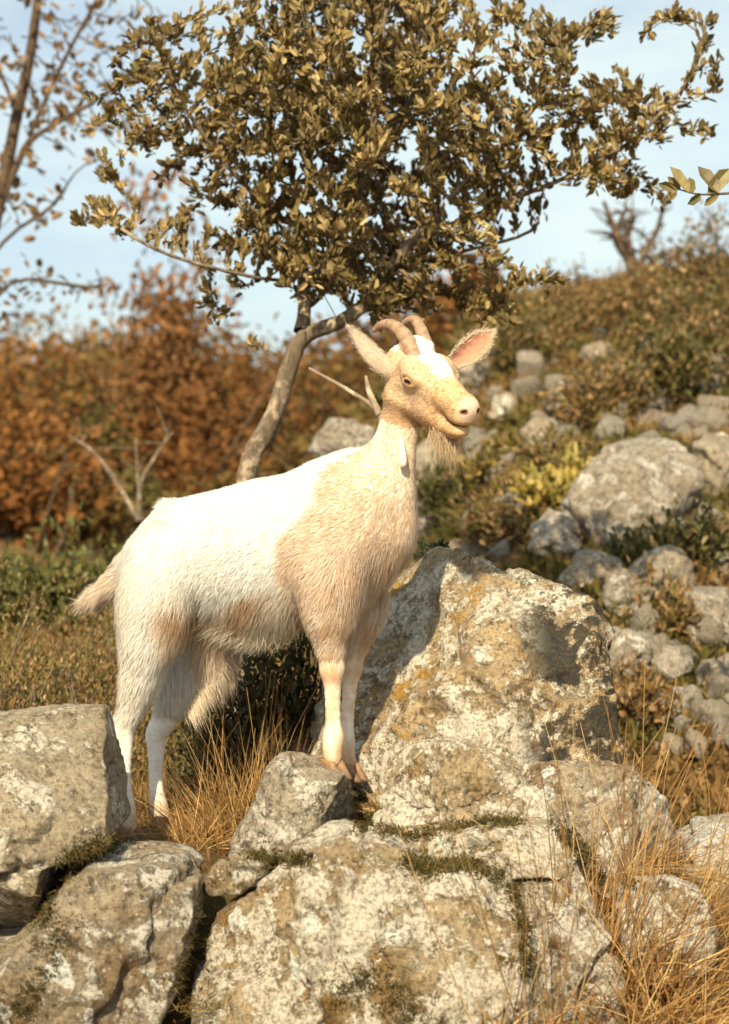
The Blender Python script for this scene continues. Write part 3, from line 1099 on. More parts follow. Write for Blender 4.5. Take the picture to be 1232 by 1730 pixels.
def cloud_bush(name, c, rx, ry, rz, n, leaf, pal, label, cat='bush', mat=None, stems=8, upd=0.5, seed=0, lump=0.5, group=None, aspect=0.5, stemmat=None):
    """bush: stems fanning from the base, leaves clustered about twig points"""
    r = np.random.default_rng(seed)
    c = np.array(c, float)
    root = empty(name, c)
    tag(root, label, cat, group)
    tips = nrm(r.normal(size=(max(14, n // 22), 3)))
    tips[:, 2] = np.abs(tips[:, 2])
    tips = tips * (r.random((len(tips), 1)) ** 0.5) * (1 + lump * 0.5 * r.normal(size=(len(tips), 1)))
    tips = tips * np.array([rx, ry, rz]) + np.array([0, 0, 0.08 * rz])
    i = r.integers(0, len(tips), n)
    spread = 0.16 * (rx * ry * rz) ** (1 / 3)
    B = tips[i] + r.normal(size=(n, 3)) * spread
    B[:, 2] = np.maximum(B[:, 2], 0.0)
    Dv = nrm(nrm(tips[i]) * 0.5 + r.normal(size=(n, 3)) * 0.7 + np.array([0, 0, upd]))
    L = leaf * r.uniform(0.6, 1.3, n)
    v, f, cc = leaves(B, Dv, L, L * aspect, pick(r, pal, n, 0.22), r)
    o = put('foliage', new_mesh('foliage', v, f, False, cc), mat or M_LEAF, root)
    o['kind'] = 'stuff'
    st = []
    for k in range(stems):
        t_ = tips[r.integers(0, len(tips))]
        m = t_ * 0.5 + r.normal(size=3) * 0.06 * rx
        st.append(tube(spline(np.array([[r.normal() * .02, r.normal() * .02, -0.04], m, t_]), 7), np.linspace(0.005, 0.0012, 7) * (1 + rx), 4))
    v, f = join(st)
    put('stems', new_mesh('stems', v, f), stemmat or M_BARK_D, root)
    return root


def on_ground(px, Y):
    x = (px - 616) / FPX * (Y + D0)
    return np.array([x, Y, float(H(np.array([x]), np.array([Y]))[0])])


GRN = [(0.075, 0.07, 0.018), (0.10, 0.09, 0.025), (0.055, 0.055, 0.015)]
OLV = [(0.14, 0.115, 0.03), (0.19, 0.14, 0.045), (0.10, 0.085, 0.022), (0.24, 0.15, 0.06)]
YEL = [(0.34, 0.26, 0.06), (0.42, 0.32, 0.09), (0.24, 0.20, 0.05)]
BRN = [(0.25, 0.145, 0.055), (0.18, 0.105, 0.036), (0.32, 0.21, 0.095), (0.13, 0.08, 0.03)]

cloud_bush('bush', on_ground(80, 3.6), .34, .3, .30, 2600, .045, [(0.11, 0.11, 0.03), (0.08, 0.085, 0.022), (0.13, 0.12, 0.035)], 'rounded dark green bush at the left edge', seed=31)
cloud_bush('bush', on_ground(-30, 3.9), .25, .25, .26, 1500, .045, GRN, 'second green bush cut off by the left edge', seed=32)
HB = 'low heath shrubs at the left'
for k, (px, Y, s, pal, lab) in enumerate([(30, 1.7, .16, OLV, 'low olive heath shrub at the far left behind the squared boulder'),
                                          (110, 1.2, .15, OLV, 'bushy heath shrub behind the goat tail'),
                                          (40, 0.7, .14, OLV, 'heath shrub just above the squared grey boulder'),
                                          (150, 0.62, .13, OLV, 'heath shrub close behind the goat hind leg'),
                                          (175, 1.9, .15, OLV, 'heath shrub under the tail against the bushes'),
                                          (-20, 1.0, .17, OLV, 'heath shrub running out of the left edge'),
                                          (235, 1.25, .13, OLV, 'heath shrub between the two hind legs of the goat')]):
    cloud_bush('heath_shrub', on_ground(px, Y), s * 1.1, s, s * 2.0, 1900, .013, pal + BRN[:2], lab, 'shrub', seed=40 + k, group=HB, upd=1.2, lump=0.7, stems=26, aspect=0.55, stemmat=M_BARK)
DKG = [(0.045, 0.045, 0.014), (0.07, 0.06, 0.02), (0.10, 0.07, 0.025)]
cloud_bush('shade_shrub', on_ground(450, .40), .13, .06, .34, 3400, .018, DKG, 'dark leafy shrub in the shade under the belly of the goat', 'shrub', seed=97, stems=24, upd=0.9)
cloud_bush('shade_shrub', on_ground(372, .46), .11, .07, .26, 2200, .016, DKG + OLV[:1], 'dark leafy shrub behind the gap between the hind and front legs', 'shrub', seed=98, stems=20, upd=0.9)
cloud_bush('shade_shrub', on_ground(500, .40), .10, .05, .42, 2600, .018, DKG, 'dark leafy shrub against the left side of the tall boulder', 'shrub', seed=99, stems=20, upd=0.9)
tt = on_ground(290, 11.5)
tt[2] += 0.25
cloud_bush('rusty_tree', tt, .40, .35, 1.75, 3600, .085, [(0.24, 0.12, 0.045), (0.30, 0.16, 0.07), (0.18, 0.10, 0.04)], 'tall rusty tree rising above the thicket left of the trunk', 'tree', mat=M_DRYLEAF, seed=95, stems=14)
# plants of the bank
PB = 'plants growing on the bank'
for k, (px, py, s, n, lf, pal, lab) in enumerate([
        (920, 850, .13, 260, .055, YEL, 'yellow-green leafy plant in front of the jutting rock'),
        (770, 850, .17, 900, .03, GRN, 'dark green bush behind the goat chest'),
        (830, 800, .12, 500, .035, OLV + YEL[:1], 'olive plant below the goat beard'),
        (1130, 660, .26, 1500, .035, GRN + OLV, 'green-brown bush in the upper right bank'),
        (1010, 700, .18, 900, .035, OLV + BRN, 'brown-green shrub in the bank left of the jutting rock top'),
        (1195, 590, .28, 1500, .035, GRN + BRN, 'dark shrub at the right edge high in the bank'),
        (1090, 540, .26, 1200, .035, OLV + BRN, 'olive brown shrub near the top of the bank'),
        (880, 600, .24, 1100, .035, OLV, 'olive shrub beside the far ear of the goat'),
        (960, 540, .28, 1200, .035, BRN + OLV, 'rusty shrub just below the ridge'),
        (1180, 950, .16, 800, .03, OLV + GRN, 'dark tuft of leaves under the jutting rock at the right'),
        (1080, 960, .10, 400, .03, GRN, 'dark leafy plant in the hollow under the jutting rock'),
        (850, 900, .13, 600, .03, BRN + OLV, 'brown dead plant above the tall boulder'),
        (940, 790, .12, 500, .03, OLV, 'small olive plant between stones in the middle of the bank'),
        (1140, 1060, .12, 500, .03, BRN + OLV, 'brown plant low in the bank at the right'),
        (1060, 1200, .12, 500, .025, BRN, 'withered brown plant at the foot of the bank'),
        (1180, 480, .30, 1200, .04, BRN + OLV, 'brown scrub on the ridge at the right edge'),
        (780, 700, .15, 600, .03, OLV + BRN, 'olive brown plant behind the goat muzzle')]):
    Y = bank_Y(px, py + 20) or 5
    cloud_bush('bank_plant', on_ground(px, Y), s * 1.15, s * .9, s * 1.2, int(n * 1.5), lf, pal, lab, 'plant', seed=60 + k, group=PB, upd=0.6)
c = P(732, 950, 0.36)
cloud_bush('small_plant', c, .035, .025, .03, 260, .016, [(0.03, 0.04, 0.02), (0.05, 0.05, 0.02)], 'tiny dark green plant on top of the tall boulder', 'plant', seed=91, stems=1)


def bare_shrub(name, px, Y, specs, label, mat, seed, cat='shrub', twig=0.6):
    r = np.random.default_rng(seed)
    g = on_ground(px, Y)
    root = empty(name, g)
    tag(root, label, cat)
    tw = []
    for pts, r0 in specs:
        pp = spline(np.array([P(a, b, Y + dy) for a, b, dy in pts]), 14) - g
        v, f = tube(pp, np.linspace(r0, r0 * 0.35, 14), 7, wob=0.05)
        put('branch', new_mesh('branch', v, f), mat, root)
        for _ in range(int(7 * twig)):
            i = r.integers(5, 13)
            e = pp[i] + nrm(r.normal(size=3) + np.array([0, 0, .8])) * r.uniform(.08, .25)
            tw.append(tube(spline(np.array([pp[i], (pp[i] + e) / 2 + r.normal(size=3) * .02, e]), 5), np.linspace(r0 * .3, r0 * .1, 5), 4))
    if tw:
        v, f = join(tw)
        o = put('twigs', new_mesh('twigs', v, f), mat, root)
        o['kind'] = 'stuff'


bare_shrub('bare_shrub', 235, 4.2, [([(235, 880, 0), (238, 820, 0), (262, 772, 0), (292, 730, 0)], .014), ([(235, 880, 0), (200, 820, .05), (160, 765, .1), (115, 735, .1)], .012), ([(240, 880, 0), (232, 800, .1), (230, 740, .1)], .009)],
           'pale leafless shrub with forked stems in the scrub left of the trunk', M_BARK, 3)
bare_shrub('dead_branch', 640, 0.75, [([(640, 760, 0), (641, 700, 0), (590, 660, .02), (522, 622, .05)], .0085), ([(641, 700, 0), (625, 665, 0), (618, 635, 0)], .010)],
           'pale dead branch sticking out behind the goat neck', M_BARK_P, 5, 'branch', 0.0)
bare_shrub('ridge_shrub', 1075, 7.6, [([(1085, 520, 0), (1065, 450, 0), (1040, 390, 0), (1020, 340, 0)], .035), ([(1085, 520, 0), (1085, 440, 0), (1110, 390, 0), (1125, 330, 0)], .03), ([(1085, 480, 0), (1062, 410, 0), (1070, 370, 0)], .03), ([(1062, 440, 0), (1040, 400, .1), (1060, 350, 0)], .03)],
           'dark bare shrub standing against the sky on the right ridge', M_BARK_D, 8, twig=1.6)


def ground_cover():
    """dead grass, fern and leaf litter over the bank and the ground behind: uncountable"""
    r = np.random.default_rng(51)
    n = 80000
    px = r.uniform(560, 1300, n)
    Yd = 0.55 + r.random(n) ** 1.3 * 9.5
    x = (px - 616) / FPX * (Yd + D0)
    z = H(x, Yd)
    ok = (x > -0.2)
    clump = fbm(np.stack([x, Yd, z], -1) * 3.0, 3, 12)
    ok &= clump > -0.22
    B = np.stack([x, Yd, z - 0.01], -1)[ok]
    cl = clump[ok]
    n = len(B)
    kind = r.random(n) < 0.55
    Dv = nrm(r.normal(size=(n, 3)) * 0.6 + np.array([0, -0.15, 0.8]))
    hue = fbm(B * 1.7, 3, 44)
    C = np.where((hue > 0.05)[:, None], pick(r, BRN + [(0.30, 0.19, 0.07)], n), pick(r, OLV + GRN + [(0.13, 0.12, 0.03)], n))
    L = r.uniform(0.03, 0.10, n) * (0.75 + 0.05 * B[:, 1])
    v1, f1, c1 = blades(B[kind], Dv[kind], L[kind] * 1.5, L[kind] * 0.10 + 0.002, C[kind], r, 0.6, 3)
    o = put('dead_grass', new_mesh('dead_grass', v1, f1, True, c1), M_GRASS)
    tag(o, 'dead brown grass and stalks covering the stony bank', 'grass', kind='stuff')
    k = ~kind
    v2, f2, c2 = chips_of_leaf(B[k] + np.array([0, 0, .01]), Dv[k], L[k] * 0.75, L[k] * 0.4, C[k], r)
    o = put('leaf_litter', new_mesh('leaf_litter', v2, f2, False, c2), M_DRYLEAF)
    tag(o, 'low brown and olive leafy ground cover between the stones of the bank', 'ground cover', kind='stuff')
    # left ground
    n = 26000
    px = r.uniform(-80, 640, n)
    Yd = 0.25 + r.random(n) ** 1.5 * 7
    x = (px - 616) / FPX * (Yd + D0)
    B = np.stack([x, Yd, H(x, Yd) - 0.005], -1)
    Dv = nrm(r.normal(size=(n, 3)) * 0.45 + np.array([0, 0, 1]))
    hue = fbm(B * 1.5, 2, 71)
    C = np.where((hue > 0)[:, None], pick(r, BRN, n), pick(r, OLV + [(0.36, 0.24, 0.10)], n))
    L = r.uniform(0.03, 0.10, n)
    v1, f1, c1 = blades(B, Dv, L * 1.2, L * 0.05 + 0.0015, C, r, 0.5, 3)
    o = put('rough_grass', new_mesh('rough_grass', v1, f1, True, c1), M_GRASS)
    tag(o, 'rough brown grass over the open ground left behind the goat', 'grass', kind='stuff')
    # short turf round the hind feet
    n = 9000
    x = r.uniform(-0.60, -0.05, n); y = r.uniform(-0.28, 0.45, n)
    B = np.stack([x, y, H(x, y) - 0.003], -1)
    Dv = nrm(r.normal(size=(n, 3)) * 0.8 + np.array([0, -.1, .7]))
    C = pick(r, [(0.30, 0.17, 0.06), (0.22, 0.12, 0.04), (0.38, 0.25, 0.10), (0.16, 0.12, 0.03)], n)
    L = r.uniform(0.012, 0.04, n)
    v1, f1, c1 = blades(B, Dv, L, np.full(n, 0.0016), C, r, 0.7, 2)
    o = put('short_turf', new_mesh('short_turf', v1, f1, True, c1), M_GRASS)
    tag(o, 'short matted brown turf on the ledge around the hind hooves', 'grass', kind='stuff')


ground_cover()

STRAW = [(0.44, 0.27, 0.10), (0.34, 0.18, 0.06), (0.52, 0.36, 0.16), (0.22, 0.115, 0.035)]


def tuft(c, n, spread, lo, hi, lean, label, seed, fan=0.35, w=0.0024, bend=0.5, pal=STRAW, tall=0, tall_len=(0.3, 0.45), group=None):
    r = np.random.default_rng(seed)
    c = np.array(c, float)
    B = r.normal(size=(n, 3)) * np.array([spread, spread * .6, 0])
    Dv = nrm(np.array(lean) + r.normal(size=(n, 3)) * fan + B / max(spread, 1e-3) * 0.18)
    Dv[:, 2] = np.abs(Dv[:, 2])
    L = r.uniform(lo, hi, n)
    C = pick(r, pal, n, 0.25)
    B[:, 2] -= 0.01
    v, f, cc = blades(B, Dv, L, np.full(n, w) * r.uniform(.6, 1.3, n), C, r, bend, 5)
    root = empty('grass_tuft', c)
    tag(root, label, 'grass', group)
    o = put('blades', new_mesh('blades', v, f, True, cc), M_GRASS, root)
    o['kind'] = 'stuff'
    for k in range(tall):
        b = np.append(r.normal(size=2) * spread * 0.8, -0.01)
        dv = nrm(np.array(lean) + np.array([r.normal() * .28, r.normal() * .15, 0.6]))
        l = r.uniform(*tall_len)
        pth = spline(np.array([b, b + dv * l * .5, b + dv * l + np.array([r.normal() * .03, 0, -.02])]), 7)
        v, f = tube(pth, np.linspace(0.0011, 0.0005, 7), 4)
        put('stalk', new_mesh('stalk', v, f, True, np.repeat(pick(r, STRAW, 1), len(v), 0)), M_GRASS, root)
    return root


GT = 'tufts of dry grass'
tuft(on_ground(395, 0.12), 420, .055, .10, .24, (-0.15, -.1, .8), 'straw-coloured grass tuft under the belly left of the hoof stone', 1, .45, tall=16, tall_len=(.22, .34), group=GT)
tuft(on_ground(440, 0.2), 260, .05, .14, .28, (0.15, 0, .9), 'upright dry grass in the shade between belly and tall boulder', 2, .28, tall=16, tall_len=(.24, .36), group=GT)
tuft(on_ground(340, 0.0), 260, .05, .05, .13, (-.1, -.2, .6), 'short dry grass tuft right of the far hind hoof', 3, .6, group=GT)
tuft(P(1010, 1640, -0.40), 420, .07, .16, .36, (.12, -.1, .8), 'large rusty dry grass tuft at the lower right', 4, .33, tall=22, tall_len=(.35, .58), group=GT, pal=STRAW + [(0.26, 0.12, 0.035)])
tuft(P(1120, 1720, -0.50), 380, .08, .12, .26, (.1, -.15, .6), 'matted dry grass at the bottom right corner', 5, .5, tall=5, tall_len=(.3, .45), group=GT, pal=STRAW + [(0.26, 0.12, 0.035)])
tuft(P(1045, 1460, -0.16), 380, .06, .07, .17, (.1, -.2, .6), 'curling grass tuft on the rounded boulder at the right', 6, .55, tall=12, tall_len=(.2, .34), group=GT)
tuft(P(880, 1740, -0.62), 60, .05, .06, .16, (.1, -.1, .7), 'thin grass stalks in front of the largest boulder', 7, .4, tall=14, tall_len=(.28, .42), group=GT)
tuft(P(1200, 1560, -0.3), 90, .06, .1, .2, (.3, 0, .7), 'tall pale grass stalks leaning out at the right edge', 8, .3, tall=16, tall_len=(.28, .42), group=GT)
tuft(P(650, 1360, -0.06), 130, .02, .02, .06, (.0, -.3, .6), 'wispy grass in the crack right of the front hooves', 9, .6, w=.0015, group=GT)
tuft(P(120, 1480, -0.30), 160, .04, .02, .06, (.0, -.4, .4), 'dark wisps of grass in the cleft below the squared boulder', 10, .6, w=.0016, group=GT, pal=[(0.14, 0.11, 0.03), (0.24, 0.16, 0.06)])
tuft(P(330, 1690, -0.55), 120, .04, .02, .06, (.0, -.4, .5), 'brown grass wisps in the cleft between the two front boulders', 11, .6, w=.0016, group=GT, pal=[(0.14, 0.11, 0.03), (0.24, 0.16, 0.06)])


bpy.context.view_layer.update()
ROCKS = [o for o in COL.objects if o.type == 'MESH' and o.get('group') == FG]


def hit(px, py):
    """first foreground rock along a line of sight: point and surface normal"""
    d = Vector(((px - 616) / FPX, 1.0, -(py - 865) / FPX)).normalized()
    best = None
    for o in ROCKS:
        ok, p, n, _ = o.ray_cast(Vector((0, -D0, CZ)) - o.location, d)
        if ok:
            w = p + o.location
            t = (w - Vector((0, -D0, CZ))).length
            if best is None or t < best[0]: best = (t, np.array(w), np.array(n))
    return best


def moss():
    r = np.random.default_rng(61)
    runs = [([(690, 1452), (730, 1470), (780, 1462), (845, 1482)], 13, 520), ([(70, 1560), (100, 1480), (140, 1440), (200, 1425)], 16, 520), ([(300, 1660), (330, 1600), (345, 1560)], 14, 300),
            ([(420, 1445), (470, 1452), (530, 1450)], 8, 220), ([(640, 1400), (700, 1412), (800, 1392), (880, 1390)], 7, 300), ([(860, 1490), (880, 1560), (890, 1650)], 9, 240),
            ([(600, 1330), (620, 1380), (610, 1400)], 10, 200), ([(940, 1400), (985, 1440), (1020, 1500)], 14, 260), ([(560, 1690), (640, 1660), (700, 1720)], 30, 260), ([(120, 1560), (60, 1660), (30, 1720)], 30, 200)]
    B, N = [], []
    for pts, sd, n in runs:
        line = spline(np.array(pts, float), 60)
        for k in range(n):
            q_ = line[r.integers(0, 60)] + r.normal(size=2) * sd * 0.6
            h_ = hit(*q_)
            if h_ is None: continue
            B.append(h_[1]); N.append(h_[2])
    B = np.array(B); N = np.array(N)
    rp = 7
    B = np.repeat(B, rp, 0) + r.normal(size=(len(B) * rp, 3)) * 0.004
    N = np.repeat(N, rp, 0)
    n = len(B)
    v, f, c = blades(B - N * 0.003, nrm(N + r.normal(size=N.shape) * 0.6 + np.array([0, 0, .4])), r.uniform(0.005, 0.014, n), np.full(n, 0.0022), pick(r, [(0.075, 0.068, 0.018), (0.11, 0.085, 0.025), (0.05, 0.045, 0.014), (0.17, 0.11, 0.035)], n), r, .5, 2)
    o = put('moss', new_mesh('moss', v, f, True, c), M_GRASS)
    tag(o, 'dark olive moss and grass litter in the joints between the boulders', 'moss', kind='stuff')


moss()

# ------------------------------------------------------------------ the goat
TH = math.radians(20)
GO = np.array([-0.22, 0.0, 0.0])
GF = np.array([math.cos(TH), -math.sin(TH), 0.0])       # forward
GR = np.array([-math.sin(TH), -math.cos(TH), 0.0])      # its right side, towards the camera
CAM = np.array([0, -D0, CZ])


def G(px, py, s):
    """point of the goat at lateral offset s seen at a photo position, in goat coordinates (u, s, z)"""
    d = np.array([(px - 616) / FPX, 1.0, -(py - 865) / FPX])
    t = (s - (CAM - GO) @ GR) / (d @ GR)
    p = CAM + t * d - GO
    return np.array([p @ GF, s, p[2]])


def g2w(p):
    p = np.asarray(p)
    return GO + p[..., 0:1] * GF + p[..., 1:2] * GR + p[..., 2:3] * np.array([0, 0, 1.0])


PXM = 1 / 920.0
prims = []   # kind, a, b, ra, rb, lateral scale, k, op, frame


def rc(a, b, ra, rb, ls=1.0, k=0.02, op='u', frame=None):
    prims.append(('rc', np.array(a, float), np.array(b, float), ra, rb, ls, k, op, frame))


def el(c, rad, k=0.01, op='u', frame=None, rot=None):
    prims.append(('el', np.array(c, float), np.array(rad, float), 0, 0, rot, k, op, frame))


def chain(pts, ls=1.0, k=0.02, frame=None, limb=False):
    """pts: (px,py,s,r_px)"""
    if limb:        # smoothly tapering limb: many short cones, blended into the trunk only at its upper end
        m = (len(pts) - 1) * 4 + 1
        fine = spline(np.array(pts, float), m)
        for i in range(m - 1):
            p0, p1 = fine[i], fine[i + 1]
            kk = 0.030 if i < 5 else (0.014 if i < 9 else 0.004)
            rc(G(*p0[:3]), G(*p1[:3]), p0[3] * PXM, p1[3] * PXM, ls, kk, 'u', frame)
        return
    for p0, p1 in zip(pts[:-1], pts[1:]):
        rc(G(*p0[:3]), G(*p1[:3]), p0[3] * PXM, p1[3] * PXM, ls, k, 'u', frame)


# trunk
chain([(264, 958, 0, 64), (305, 938, 0, 80), (370, 934, 0, 97), (450, 926, 0, 109), (540, 910, 0, 110), (600, 886, 0, 98), (632, 878, 0, 60)], 0.76, 0.03)
chain([(450, 946, 0, 92), (540, 936, 0, 95)], 0.82, 0.04)                                   # belly
chain([(285, 858, 0, 10), (340, 862, 0, 16)], 1.0, 0.02)                                        # hip bones
chain([(600, 800, 0, 40), (560, 830, 0, 50)], 0.8, 0.04)                                        # withers
# neck
chain([(618, 878, 0, 80), (646, 815, 0, 47), (664, 765, 0, 30), (677, 715, 0, 25), (700, 668, 0, 34)], 0.78, 0.03)
# shoulders and front legs
chain([(600, 850, .055, 48), (560, 965, .075, 44)], 0.8, 0.035)
chain([(600, 850, -.055, 48), (590, 965, -.07, 42)], 0.8, 0.035)
chain([(553, 975, .075, 40), (556, 1050, .072, 25), (560, 1105, .068, 17), (561, 1130, .068, 20), (562, 1158, .066, 13.5), (563, 1222, .064, 12), (563, 1246, .064, 16.5), (562, 1270, .064, 14), (563, 1284, .064, 12)], 0.95, limb=True)
chain([(606, 985, -.066, 36), (606, 1050, -.062, 25), (597, 1105, -.058, 15.5), (594, 1130, -.058, 17.5), (591, 1160, -.056, 12), (586, 1225, -.054, 11), (584, 1250, -.054, 14.5), (586, 1274, -.054, 13), (589, 1289, -.054, 11.5)], 0.95, limb=True)
# hind legs
chain([(285, 938, .05, 60), (258, 1030, .07, 48), (248, 1095, .076, 38), (236, 1150, .077, 29), (222, 1200, .075, 21), (208, 1232, .074, 19.5), (209, 1262, .073, 15), (209, 1320, .072, 12), (212, 1365, .072, 16), (216, 1388, .072, 14), (218, 1396, .072, 12)], 0.9, limb=True)
chain([(300, 950, -.05, 66), (332, 1030, -.07, 56), (335, 1095, -.075, 44), (308, 1165, -.075, 31), (280, 1215, -.073, 22), (265, 1240, -.072, 18.5), (264, 1266, -.072, 14.5), (264, 1325, -.071, 11.5), (268, 1360, -.071, 15.5), (275, 1378, -.071, 12.5)], 0.9, limb=True)
# tail
chain([(214, 952, 0, 20), (192, 986, 0, 15), (168, 1004, 0, 12), (146, 1012, 0, 6)], 0.8, 0.012)

# head frame
PSI, BETA, ROLL = math.radians(52), math.radians(27), math.radians(7)
hf = np.array([math.cos(PSI) * math.cos(BETA), -math.sin(PSI) * math.cos(BETA), -math.sin(BETA)])
hr = np.array([-math.sin(PSI), -math.cos(PSI), 0.0])
hu = np.cross(hr, hf)
hr, hu = hr * math.cos(ROLL) - hu * math.sin(ROLL), hu * math.cos(ROLL) + hr * math.sin(ROLL)
to_g = lambda v: np.array([v @ GF, v @ GR, v[2]])
HM = np.stack([to_g(hf), to_g(hr), to_g(hu)], 1)        # columns: head axes in goat coordinates
_e = HM @ np.array([.067, .046, -.034])
HO = G(693, 643, 0.012 + _e[1]) - _e
HF = (HO, HM)


def hp(a, l, h):
    return HO + HM @ np.array([a, l, h])


k1 = 0.018
rc((0.002, 0, -.041), (0.060, 0, -.041), .046, .044, 1.0, k1, 'u', HF)                 # skull
rc((0.065, 0, -.039), (0.160, 0, -.046), .039, .0245, 1.0, k1, 'u', HF)                # bridge of the nose
for sgn in (1, -1):
    el((.050, sgn * .034, -.018), (.026, .018, .016), .014, 'u', HF)                    # brow
    rc((.020, sgn * .020, -.082), (.105, sgn * .010, -.080), .030, .021, 1.0, k1, 'u', HF)   # cheek and jaw
    el((.066, sgn * .0430, -.0335), (.0225, .0135, .0160), .008, 'u', HF)                # eyelids
el((.173, 0, -.0445), (.0210, .0240, .0210), .016, 'u', HF)                               # muzzle
el((.168, 0, -.060), (.024, .0240, .0145), .010, 'u', HF)                               # upper lip
rc((.095, 0, -.090), (.155, 0, -.087), .024, .0200, 1.0, .010, 'u', HF)                # lower jaw
el((.163, 0, -.085), (.022, .0215, .0145), .006, 'u', HF)                               # lower lip
el((.010, 0, .006), (.026, .032, .014), .012, 'u', HF)                                 # poll
for sgn in (1, -1):
    el((.0690, sgn * .0560, -.0335), (.0165, .0078, .0062), .0020, 's', HF)             # eye slit
    el((.1905, sgn * .0155, -.0425), (.0062, .0066, .0034), .0022, 's', HF, rot=sgn)    # nostril
    el((.0500, sgn * .0520, -.0720), (.030, .0100, .0140), .010, 's', HF)               # hollow above the jaw muscle
el((.172, 0, -.0715), (.042, .050, .0010), .0018, 's', HF)                              # mouth line


def prim_dist(pr, p):
    kind, a, b, ra, rb, ls, k, op, fr = pr
    if fr is not None:
        p = (p - fr[0]) @ fr[1]
    if kind == 'rc':
        sc_ = np.array([1.0, 1.0 / ls, 1.0])
        pa = (p - a) * sc_
        ba = (b - a) * sc_
        l2 = max(ba @ ba, 1e-9)
        t = np.clip((pa @ ba) / l2, 0, 1)
        return (np.linalg.norm(pa - t[:, None] * ba, axis=1) - (ra + (rb - ra) * t)) * (ls if ls < 1 else 1.0) ** 0.5
    q_ = p - a
    if ls is not None:      # nostril tilt
        c_, s_ = math.cos(0.5 * ls), math.sin(0.5 * ls)
        y, z = q_[:, 1].copy(), q_[:, 2].copy()
        q_ = np.stack([q_[:, 0], c_ * y - s_ * z, s_ * y + c_ * z], -1)
    k0 = np.linalg.norm(q_ / b, axis=1)
    k1_ = np.linalg.norm(q_ / (b * b), axis=1)
    return k0 * (k0 - 1.0) / np.maximum(k1_, 1e-6)


def sdf(p, plist=None):
    d = np.full(len(p), 1.0)
    for pr in (plist if plist is not None else prims):
        e = prim_dist(pr, p)
        k = pr[6]
        if pr[7] == 'u':
            h = np.clip(0.5 + 0.5 * (d - e) / k, 0, 1)
            d = d * (1 - h) + e * h - k * h * (1 - h)
        else:
            h = np.clip(0.5 - 0.5 * (d + e) / k, 0, 1)
            d = d * (1 - h) - e * h + k * h * (1 - h)
    return d


def surface(h=0.0029):
    ends = []
    for pr in prims:
        if pr[7] != 'u': continue
        f = (lambda v: v) if pr[8] is None else (lambda v, fr=pr[8]: fr[0] + fr[1] @ v)
        if pr[0] == 'rc':
            r_ = max(pr[3], pr[4])
            ends += [f(pr[1]) - r_, f(pr[1]) + r_, f(pr[2]) - r_, f(pr[2]) + r_]
        else:
            r_ = pr[2].max()
            ends += [f(pr[1]) - r_, f(pr[1]) + r_]
    ends = np.array(ends)
    lo, hi = ends.min(0) - 0.03, ends.max(0) + 0.03
    B = 12
    nb = np.ceil((hi - lo) / (h * B)).astype(int)
    N = nb * B
    D = np.full(N + 1, 1.0, np.float32)
    I = np.stack(np.meshgrid(*[np.arange(n) for n in nb], indexing='ij'), -1).reshape(-1, 3)
    cen = lo + (I + 0.5) * B * h
    dc = sdf(cen)
    half = 0.5 * B * h * math.sqrt(3)
    pd = np.stack([prim_dist(pr, cen) for pr in prims], 1)
    kk = np.array([pr[6] for pr in prims])
    loc = np.stack(np.meshgrid(*[np.arange(B + 1)] * 3, indexing='ij'), -1).reshape(-1, 3)
    for bi in range(len(I)):
        i0 = I[bi] * B
        sl = tuple(slice(i0[a], i0[a] + B + 1) for a in range(3))
        if abs(dc[bi]) > half * 1.6 + 0.02:
            if dc[bi] < 0: D[sl] = -1.0
            continue
        use = [prims[j] for j in np.where(pd[bi] < half * 1.7 + kk * 2.0 + 0.02)[0]]
        if not use: continue
        D[sl] = sdf(lo + (i0 + loc) * h, use).reshape(B + 1, B + 1, B + 1)
    S = D < 0
    n = np.array(S.shape)
    any_ = np.zeros(n - 1, bool); all_ = np.ones(n - 1, bool)
    corners = [(a, b, c) for a in (0, 1) for b in (0, 1) for c in (0, 1)]
    for a, b, c in corners:
        s = S[a:n[0] - 1 + a, b:n[1] - 1 + b, c:n[2] - 1 + c]
        any_ |= s; all_ &= s
    mixed = any_ & ~all_
    idx = np.argwhere(mixed)
    vid = np.full(mixed.shape, -1, np.int32)
    vid[mixed] = np.arange(len(idx))
    acc = np.zeros((len(idx), 3)); cnt = np.zeros(len(idx))
    val = {c: D[idx[:, 0] + c[0], idx[:, 1] + c[1], idx[:, 2] + c[2]].astype(float) for c in corners}
    for c in corners:
        for ax in range(3):
            if c[ax]: continue
            e = list(c); e[ax] = 1; e = tuple(e)
            m = (val[c] < 0) != (val[e] < 0)
            t = val[c][m] / (val[c][m] - val[e][m])
            pt = np.tile(np.array(c, float), (m.sum(), 1))
            pt[:, ax] += t
            acc[m] += pt; cnt[m] += 1
    V = lo + (idx + acc / cnt[:, None]) * h
    F = []
    for ax in range(3):
        o1, o2 = [(1, 2), (2, 0), (0, 1)][ax]
        sl0 = [slice(None)] * 3; sl1 = [slice(None)] * 3
        sl0[ax] = slice(0, n[ax] - 1); sl1[ax] = slice(1, n[ax])
        A_, B_ = S[tuple(sl0)], S[tuple(sl1)]
        e = np.argwhere(A_ != B_)
        e = e[(e[:, o1] > 0) & (e[:, o2] > 0) & (e[:, o1] < n[o1] - 1) & (e[:, o2] < n[o2] - 1)]
        inside = S[e[:, 0], e[:, 1], e[:, 2]]

        def cell(d1, d2):
            k = e.copy(); k[:, o1] -= d1; k[:, o2] -= d2
            return vid[k[:, 0], k[:, 1], k[:, 2]]
        qd = np.stack([cell(1, 1), cell(0, 1), cell(0, 0), cell(1, 0)], -1)
        qd[~inside] = qd[~inside][:, ::-1]
        F.append(qd)
    F = np.concatenate(F)
    F = F[(F >= 0).all(1)]
    return V, F


